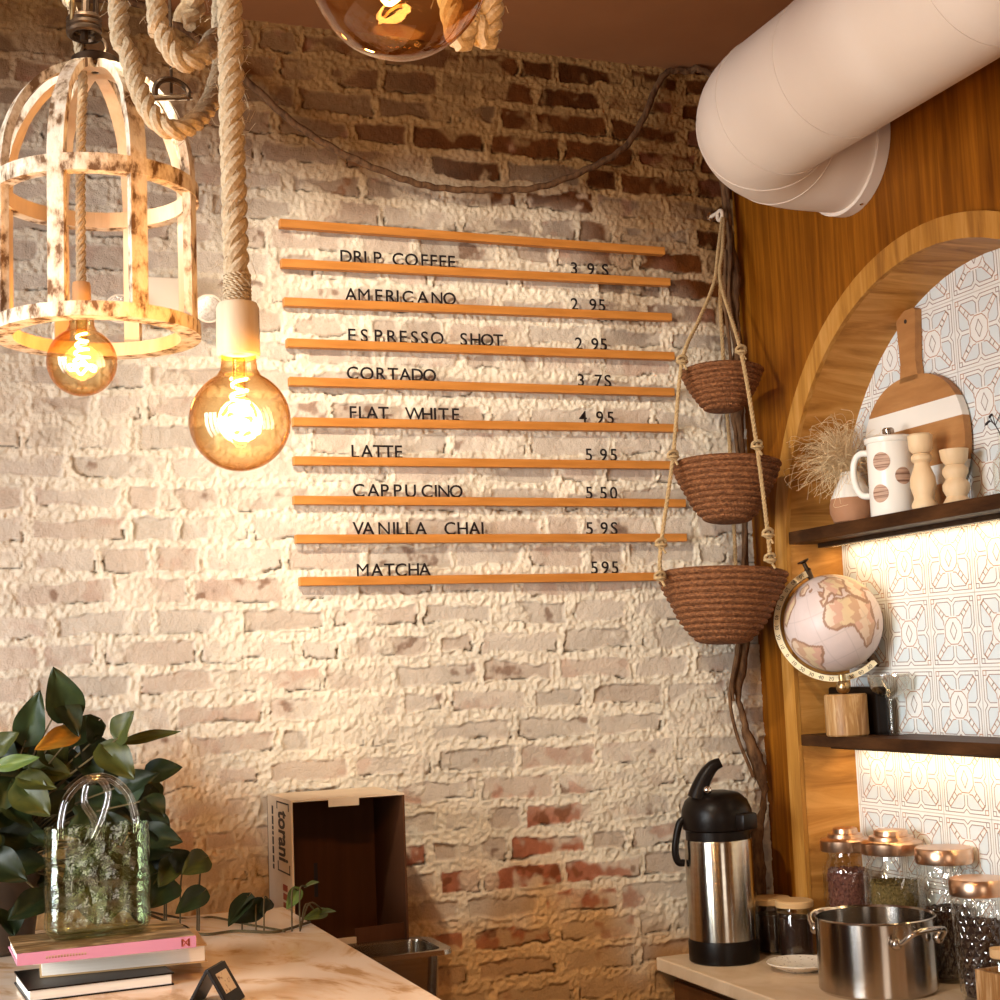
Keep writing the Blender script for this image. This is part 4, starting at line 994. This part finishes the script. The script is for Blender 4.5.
# iron hook cluster and ring
r0 = atY(84, 28, 2.16)
t = thing('iron_hook', 'dark iron hook with rings above the birdcage lantern', 'hook', r0)
obj('coil', tb([(.020*math.cos(a), .020*math.sin(a), -.012+.026*a/(6*PI)) for a in [6*PI*i/70 for i in range(71)]], .0055, 8), M['iron'], t, True)
obj('ring', tb([(-.018+.0*a, 0.022*math.cos(a), .030+.030*math.sin(a)) for a in [2*PI*i/28 for i in range(28)]], .0035, 8, closed=True), M['brass'], t, True)
obj('rod', tb([(.0, 0, -.02), (.006, .0, .10), (.012, .0, CZ-r0.z-.001)], .006, 8), M['iron'], t, True)
r1 = atY(172, 92, 2.10)
t = thing('steel_shackle', 'small metal shackle caught among the hanging rope loops', 'shackle', r1)
obj('bow', tb([(.024*math.cos(a), .004*math.sin(a*2), .018*math.sin(a)) for a in [-.5+(PI+1)*i/20 for i in range(21)]], .0045, 8), M['iron'], t, True)
obj('pin', tb([(-.028, 0, -.012), (.028, 0, -.004)], .005, 10), M['chrome'], t, True)
obj('bar', tb([(0, .006, .0), (.0, .006, CZ-r1.z-.002)], .0022, 6), M['iron'], t, True)

# ------------------------------------------------------------------ carton and steel pan
bxo = Vector((.697, 3.05, .83))
t = thing('cardboard_box', 'open white and brown cardboard carton standing against the brick wall', 'box', bxo)
BW, BD, BH, th = .240, .225, .522, .004
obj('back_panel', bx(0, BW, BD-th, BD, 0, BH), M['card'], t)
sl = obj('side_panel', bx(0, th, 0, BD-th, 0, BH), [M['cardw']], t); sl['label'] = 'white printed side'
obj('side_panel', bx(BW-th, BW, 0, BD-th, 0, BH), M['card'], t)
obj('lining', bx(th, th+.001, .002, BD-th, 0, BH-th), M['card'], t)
tp_ = obj('top_panel', bx(0, BW, 0, BD-th, BH, BH+th), M['cardw'], t)
obj('tab', xform(bx(.078, .142, -.002, 0, -.018, 0), Matrix.Translation((0, 0, BH+th))), M['cardw'], tp_)
obj('hand_slot', bx(.098, .106, BD-th-.0008, BD-th, .30, .372), M['ink'], t)
obj('top_lining', bx(th, BW-th, .002, BD-th, BH-.0015, BH-.0005), M['card'], tp_)
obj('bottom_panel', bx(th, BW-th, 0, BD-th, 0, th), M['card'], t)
obj('front_flap', bx(th, .128, -.003, 0, 0, .246), M['cardw'], t)
bm = bx(0, .003, -.115, 0, .0, .262); obj('hinged_flap', xform(bm, Matrix.Translation((BW-.002, .02, 0)) @ Matrix.Rotation(math.radians(-80), 4, 'Z')), M['card'], t)
def print_text(body, size, par, Mx, m, name='printed_word', bold=0):
    cu = bpy.data.curves.new('g', 'FONT'); cu.body = body; cu.size = size; cu.align_x = 'CENTER'; cu.align_y = 'CENTER'; cu.extrude = .0003; cu.offset = bold; cu.resolution_u = 3
    ob = bpy.data.objects.new('g', cu); COL.objects.link(ob); m_ = bpy.data.meshes.new_from_object(ob.evaluated_get(bpy.context.evaluated_depsgraph_get())); bpy.data.objects.remove(ob)
    m_.transform(Mx); m_.materials.clear(); return obj(name, m_, m, par)
# on the left side (faces -x): word reads downwards
Xs, Ys = Vector((0, 0, -1)), Vector((0, -1, 0)); Zs = Xs.cross(Ys)
Mt = Matrix(((Xs.x, Ys.x, Zs.x, -.0004), (Xs.y, Ys.y, Zs.y, .078), (Xs.z, Ys.z, Zs.z, .448), (0, 0, 0, 1)))
print_text('torani', .118, sl, Mt @ Matrix.Diagonal((.36, 1, 1, 1)), M['ink'], bold=.003)
bm = bmesh.new()
for (y0, y1, z0, z1) in ((.018, .024, .375, .395), (.018, .130, .375, .378), (.124, .130, .375, .395), (.018, .024, .502, .518), (.018, .130, .515, .518), (.124, .130, .502, .518)): box(bm, -.0006, 0, y0, y1, z0, z1)
obj('printed_frame', bm, M['ink'], sl)
bm = bmesh.new(); rn = random.Random(2); z_ = .505
while z_ > .38:
    l_ = rn.uniform(.006, .018); box(bm, -.0006, 0, .165, .178, z_-l_, z_); z_ -= l_+.004
obj('printed_line', bm, M['ink'], sl)
bm = bmesh.new(); z_ = .352
while z_ > .25:
    l_ = rn.uniform(.008, .016); box(bm, -.0006, 0, .045, .085, z_-l_, z_); z_ -= l_+.005
obj('printed_line', bm, M['inkred'], sl)
# pan
t = thing('steel_pan', 'deep steel food pan with rolled rim in front of the carton', 'pan', (.812, 2.94, .83))
bm = bmesh.new(); a, b, H_ = .145, .075, .236
def rr_(w_, d_, r_, z_, n=6):
    pts = []
    for cx_, cy_, s_ in ((w_-r_, d_-r_, 0), (-w_+r_, d_-r_, 1), (-w_+r_, -d_+r_, 2), (w_-r_, -d_+r_, 3)):
        for i in range(n+1): q = PI/2*(s_+i/n); pts.append((cx_+r_*math.cos(q), cy_+r_*math.sin(q), z_))
    return [bm.verts.new(p) for p in pts]
L_ = [rr_(a-.028, b-.022, .03, 0), rr_(a-.016, b-.012, .035, .02), rr_(a-.008, b-.006, .03, H_-.012), rr_(a-.006, b-.004, .03, H_), rr_(a+.012, b+.012, .03, H_+.001), rr_(a+.013, b+.013, .03, H_-.008), rr_(a+.009, b+.009, .03, H_-.004), rr_(a-.009, b-.007, .03, H_-.003), rr_(a-.018, b-.014, .03, .022), rr_(a-.03, b-.024, .028, .004)]
for A_, B_ in zip(L_, L_[1:]):
    n = len(A_)
    for i in range(n): bm.faces.new((A_[i], A_[(i+1) % n], B_[(i+1) % n], B_[i]))
bm.faces.new(list(reversed(L_[0]))); bm.faces.new(L_[-1]); bmesh.ops.recalc_face_normals(bm, faces=bm.faces)
obj('body', bm, M['steel'], t, True)

# ------------------------------------------------------------------ books, glass bag vase, tent sign
def book(zb, th, P0, P1, depth, lab, covm, spine=None, ct=.0022, over=.003, logo=False):
    """P0 front-left, P1 front-right bottom corners; depth back from them"""
    a, b = Vector((P0[0], P0[1], 0)), Vector((P1[0], P1[1], 0)); L_ = (b-a).length; ang = math.atan2(b.y-a.y, b.x-a.x)
    t = thing('book', lab, 'book', (a.x, a.y, zb), ang, 'coffee table books in the stack')
    obj('pages', bx(over, L_-over, over if spine is None else .002, depth-over, ct, th-ct), M['paper'], t)
    obj('cover', bx(0, L_, 0, depth, th-ct, th), covm[0], t); obj('cover', bx(0, L_, 0, depth, 0, ct), covm[1], t)
    if spine:
        s_ = obj('spine', bx(0, L_, -.002, .0015, 0, th), spine, t)
        if logo:
            bm = bmesh.new(); x_ = L_-.016
            for q in range(2):
                for (u, v_) in ((-.005, 0), (.005, 0)): box(bm, x_+u-.0012, x_+u+.0012, -.0024, -.002, .003, th-.003)
            tube(bm, [(x_-.005, -.0022, .003), (x_+.005, -.0022, th-.003)], .0009, 4); tube(bm, [(x_+.005, -.0022, .003), (x_-.005, -.0022, th-.003)], .0009, 4)
            obj('publisher_mark', bm, M['inkred'], s_)
            bm = bmesh.new()
            for k in range(14): box(bm, .04+k*.0042, .0425+k*.0042, -.0023, -.002, th*.36, th*.58)
            obj('spine_title', bm, M['spot'], s_)
    return t
z = LZ
A0, A1 = atZ(28, 1003, LZ), atZ(174, 985, LZ)
book(z, .0185, A0, A1, .165, 'bottom book of the stack, white page edges and black cover', (M['black'], M['black'])); z += .0187
B0, B1 = atZ(40, 978, z), atZ(207, 962, z)
book(z, .0270, B0, B1, .170, 'thick white-paged book with tan cover, second from the bottom', (M['tan'], M['tan'])); z += .0272
C0, C1 = atZ(33, 965, z), atZ(179, 951, z)
book(z, .0080, C0, C1, .175, 'thin white book right under the pink one', (M['white'], M['white'])); z += .0082
D0, D1 = atZ(17, 966, z), atZ(196, 947, z)
book(z, .0170, D0, D1, .172, 'top book with pink spine and brown photo cover, under the glass vase', (M['cover'], M['pink']), M['pink'], logo=True); z += .0171
# glass bag
b0, b1 = atY(47, 930, D0.y+.085), atY(148, 918, D1.y+.085)
mid = (b0+b1)/2
t = thing('glass_bag_vase', 'clear wavy glass vase shaped like a handbag on the books', 'vase', (mid.x, mid.y, z), math.atan2(D1.y-D0.y, D1.x-D0.x))
gw, gd, gh = .079, .030, .168
bm = bmesh.new()
def slot(w_, d_, z_, n=10, wob=0):
    pts = []
    for s_ in (0, 1):
        for i in range(n+1):
            q = -PI/2+PI*i/n+PI*s_; pts.append(((w_-d_)*(1 if s_ == 0 else -1)+d_*math.cos(q), d_*math.sin(q), z_))
        xs_ = (w_-d_)
        for i in range(1, 8):
            f_ = 1-2*i/8; pts.append((xs_*f_*(1 if s_ == 0 else -1), d_*(1 if s_ == 0 else -1)*(1+wob*math.sin(i*2.3+z_*70)), z_))
    return [bm.verts.new(p) for p in pts]
prof = [(gw-.012, gd-.010, .002), (gw-.003, gd-.002, .010)]+[(gw+.001*math.sin(k*1.3), gd, .010+(gh-.010)*k/14) for k in range(1, 15)]
prof += [(gw-.003, gd-.004, gh), ]+[(gw-.004, gd-.005, gh-(gh-.014)*k/8) for k in range(1, 9)]+[(gw-.014, gd-.014, .009)]
L_ = [slot(*p, wob=.06) for p in prof]
for A_, B_ in zip(L_, L_[1:]):
    n = len(A_)
    for i in range(n): bm.faces.new((A_[i], A_[(i+1) % n], B_[(i+1) % n], B_[i]))
bm.faces.new(list(reversed(L_[0]))); bm.faces.new(L_[-1]); bmesh.ops.recalc_face_normals(bm, faces=bm.faces)
obj('body', bm, M['wavy'], t, True)
h1p = [(-.056, -gd*.6, gh-.016), (-.056, -gd*.6, gh+.01), (-.046, -gd*.55, gh+.045), (-.018, -gd*.5, gh+.070), (.016, -gd*.5, gh+.070), (.044, -gd*.55, gh+.045), (.055, -gd*.6, gh+.008), (.055, -gd*.6, gh-.014)]
obj('handle', tb(spline(h1p, 8), .0062, 12), M['pattern'], t, True)
h2p = [(.006, gd*.3, gh-.024), (-.004, gd*.3, gh+.008), (-.018, gd*.3, gh+.035), (-.012, gd*.3, gh+.064), (.006, gd*.3, gh+.068), (.018, gd*.3, gh+.045), (.010, gd*.3, gh+.012), (-.004, gd*.3, gh-.022)]
obj('handle', tb(spline(h2p, 8), .0058, 12), M['pattern'], t, True)
# tent sign
ta = atZ(192, 1002, LZ); tb_ = atZ(240, 1004, LZ)
apx = atY(212, 966, (ta.y+tb_.y)/2+.0)
t = thing('tent_sign', 'small black folded tent card with pale panel on the marble bar', 'sign', ((ta.x+tb_.x)/2, (ta.y+tb_.y)/2, LZ), math.radians(60))
hs = apx.z-LZ; wd = .034
for s_ in (1, -1):
    ang = math.atan2(.030, hs)*s_; ln = math.hypot(.030, hs)
    o = obj('panel', xform(bx(-wd, wd, -.0025, .0025, 0, ln, bev=.001), Matrix.Translation((0, -.030*s_, 0)) @ Matrix.Rotation(-ang, 4, 'X')), M['black'], t)
    if s_ == 1: obj('pale_picture', xform(bx(-wd*.62, wd*.62, -.0032, -.0025, ln*.30, ln*.82), Matrix.Translation((0, -.030*s_, 0)) @ Matrix.Rotation(-ang, 4, 'X')), M['speck'], o)

# ------------------------------------------------------------------ pothos
pc = Vector((.115, 2.83, LZ))
t = thing('potted_pothos', 'dark green trailing pothos behind the glass handbag vase', 'plant', pc)
obj('pot', lt([(.055, 0), (.07, .01), (.085, .13), (.088, .135), (.080, .135), (.075, .11), (.0001, .11)], 36), M['pot'], t, True)
lv_v, lv_f, lv_c = [], [], []
stems = bmesh.new()
def leaf(B, Tp, wid, tone, face=None, fold=.35, curl=.25, stem=True):
    B, Tp = Vector(B), Vector(Tp); ax = Tp-B; Ln = ax.length; ax.normalize()
    nrm = Vector(face) if face else Vector((rnl.uniform(-.5, .3), -1, rnl.uniform(.1, .8)))
    side = ax.cross(nrm).normalized(); nrm = side.cross(ax).normalized()
    nt_, nj = 12, 4; base = len(lv_v)
    for i in range(nt_+1):
        s_ = i/nt_; wv = wid/2*(math.sin(PI*min(1, s_**.62))**.85)*(1 if s_ < .98 else 0)
        for j in range(-nj, nj+1):
            u = j/nj; back = -.10*Ln*(abs(u)**1.2)*max(0, 1-s_*3)*1.6
            p = B+ax*(s_*Ln+back)+side*(wv*u)+nrm*(abs(u)*wv*fold-curl*Ln*s_*s_*.5+.05*wid*math.sin(s_*9+u*3)*abs(u))
            p.z = max(p.z, LZ+.004); lv_v.append(p-pc)
            v_ = .75+.5*math.sin(s_*14+abs(u)*9)*.15+(.18 if abs(u) < .1 else 0)
            yel = max(0, math.sin(s_*6+u*5+wid*900))**3*.5
            lv_c.append(tuple(min(1, tone[k]*v_*(1+yel*(1.2, .8, .2)[k])) for k in range(3))+(1,))
    w_ = 2*nj+1
    for i in range(nt_):
        for j in range(2*nj): q = base+i*w_+j; lv_f.append((q, q+1, q+w_+1, q+w_))
rnl = random.Random(21)
DK, MD, OL, BR, YE = (.012, .020, .006), (.022, .038, .012), (.050, .058, .012), (.10, .15, .035), (.36, .19, .025)
named = [((69, 716), (54, 669), 36, MD), ((26, 740), (39, 692), 30, MD), ((118, 738), (131, 711), 27, OL), ((130, 741), (181, 731), 13, OL), ((110, 776), (80, 727), 36, DK),
 ((104, 748), (134, 778), 32, OL), ((74, 733), (36, 748), 22, YE), ((0, 766), (40, 757), 15, BR), ((-4, 750), (16, 732), 22, OL), ((20, 785), (49, 815), 36, OL), ((10, 782), (-2, 812), 30, MD),
 ((120, 786), (158, 773), 22, DK), ((146, 800), (165, 815), 26, DK), ((150, 822), (164, 848), 30, OL), ((97, 722), (70, 745), 28, DK), ((96, 738), (88, 716), 20, DK), ((62, 700), (80, 735), 24, DK),
 ((170, 882), (150, 906), 34, MD), ((205, 858), (184, 872), 27, OL), ((203, 892), (177, 912), 24, MD), ((248, 897), (228, 926), 20, DK), ((262, 905), (232, 922), 22, DK), ((270, 902), (260, 912), 13, DK),
 ((298, 890), (287, 909), 15, BR), ((306, 886), (318, 881), 7, OL), ((325, 912), (305, 918), 12, BR), ((318, 914), (334, 909), 9, OL), ((172, 862), (160, 886), 24, OL), ((186, 866), (168, 850), 24, DK)]
for i, (b_, e_, w_, tn) in enumerate(named):
    Yb = 2.66+.10*rnl.random() if b_[0] < 150 else 2.80
    Bp, Tp = atY(*b_, Yb), atY(*e_, Yb-.02-.03*rnl.random())
    leaf(Bp, Tp, w_*2.75/FPX, tn, curl=rnl.uniform(0, .3))
    root = pc+Vector((0, 0, .12)) if b_[0] < 150 else atZ(min(b_[0]-6, 300), 931, LZ+.004)
    tube(stems, [p-pc for p in spline([root, (root+Bp)/2+Vector((0, .02, .03)), Bp], 5)], .0016, 5)
for i in range(230):
    px, py = rnl.uniform(-200, 158), rnl.uniform(742, 905)
    if py < 742+max(0, px-60)*.35-6: continue
    Yb = rnl.uniform(2.72, 2.93); Bp = atY(px, py, Yb); a_ = rnl.uniform(0, 2*PI); l_ = rnl.uniform(.05, .085)
    Tp = Bp+Vector((math.cos(a_)*l_, -rnl.uniform(0, .04), -abs(math.sin(a_))*l_*.8+.01)); Tp.z = max(Tp.z, LZ+.012)
    if Bp.z < LZ+.02: continue
    leaf(Bp, Tp, l_*rnl.uniform(.6, .8), rnl.choice([DK, DK, DK, MD, OL]), curl=rnl.uniform(0, .4))
    if i % 2 == 0:
        root = pc+Vector((rnl.uniform(-.03, .03), rnl.uniform(-.03, .03), .12)); tube(stems, [p-pc for p in spline([root, (root+Bp)/2+Vector((0, 0, .03)), Bp], 5)], .0015, 5)
me = bpy.data.meshes.new('foliage'); me.from_pydata([tuple(p) for p in lv_v], [], lv_f)
a = me.color_attributes.new('Col', 'FLOAT_COLOR', 'POINT'); a.data.foreach_set('color', np.array(lv_c, np.float32).ravel())
obj('foliage', me, M['leaf'], t, True)
tr = [pc+Vector((.02, -.02, .12)), pc+Vector((.09, -.04, .13))]+[atZ(x, y, LZ+.004) for x, y in ((168, 922), (200, 934), (235, 931), (270, 932), (288, 929), (310, 922))]
tube(stems, [p-pc for p in spline(tr, 8)], .0026, 7)
tr2 = [pc+Vector((.03, .0, .12)), pc+Vector((.10, -.01, .10))]+[atZ(x, y, LZ+.004) for x, y in ((180, 918), (212, 917), (246, 924), (285, 931))]
tube(stems, [p-pc for p in spline(tr2, 8)], .0022, 7)
for vv in stems.verts: vv.co.z = max(vv.co.z, .001)
obj('stems', stems, M['stem'], t, True)
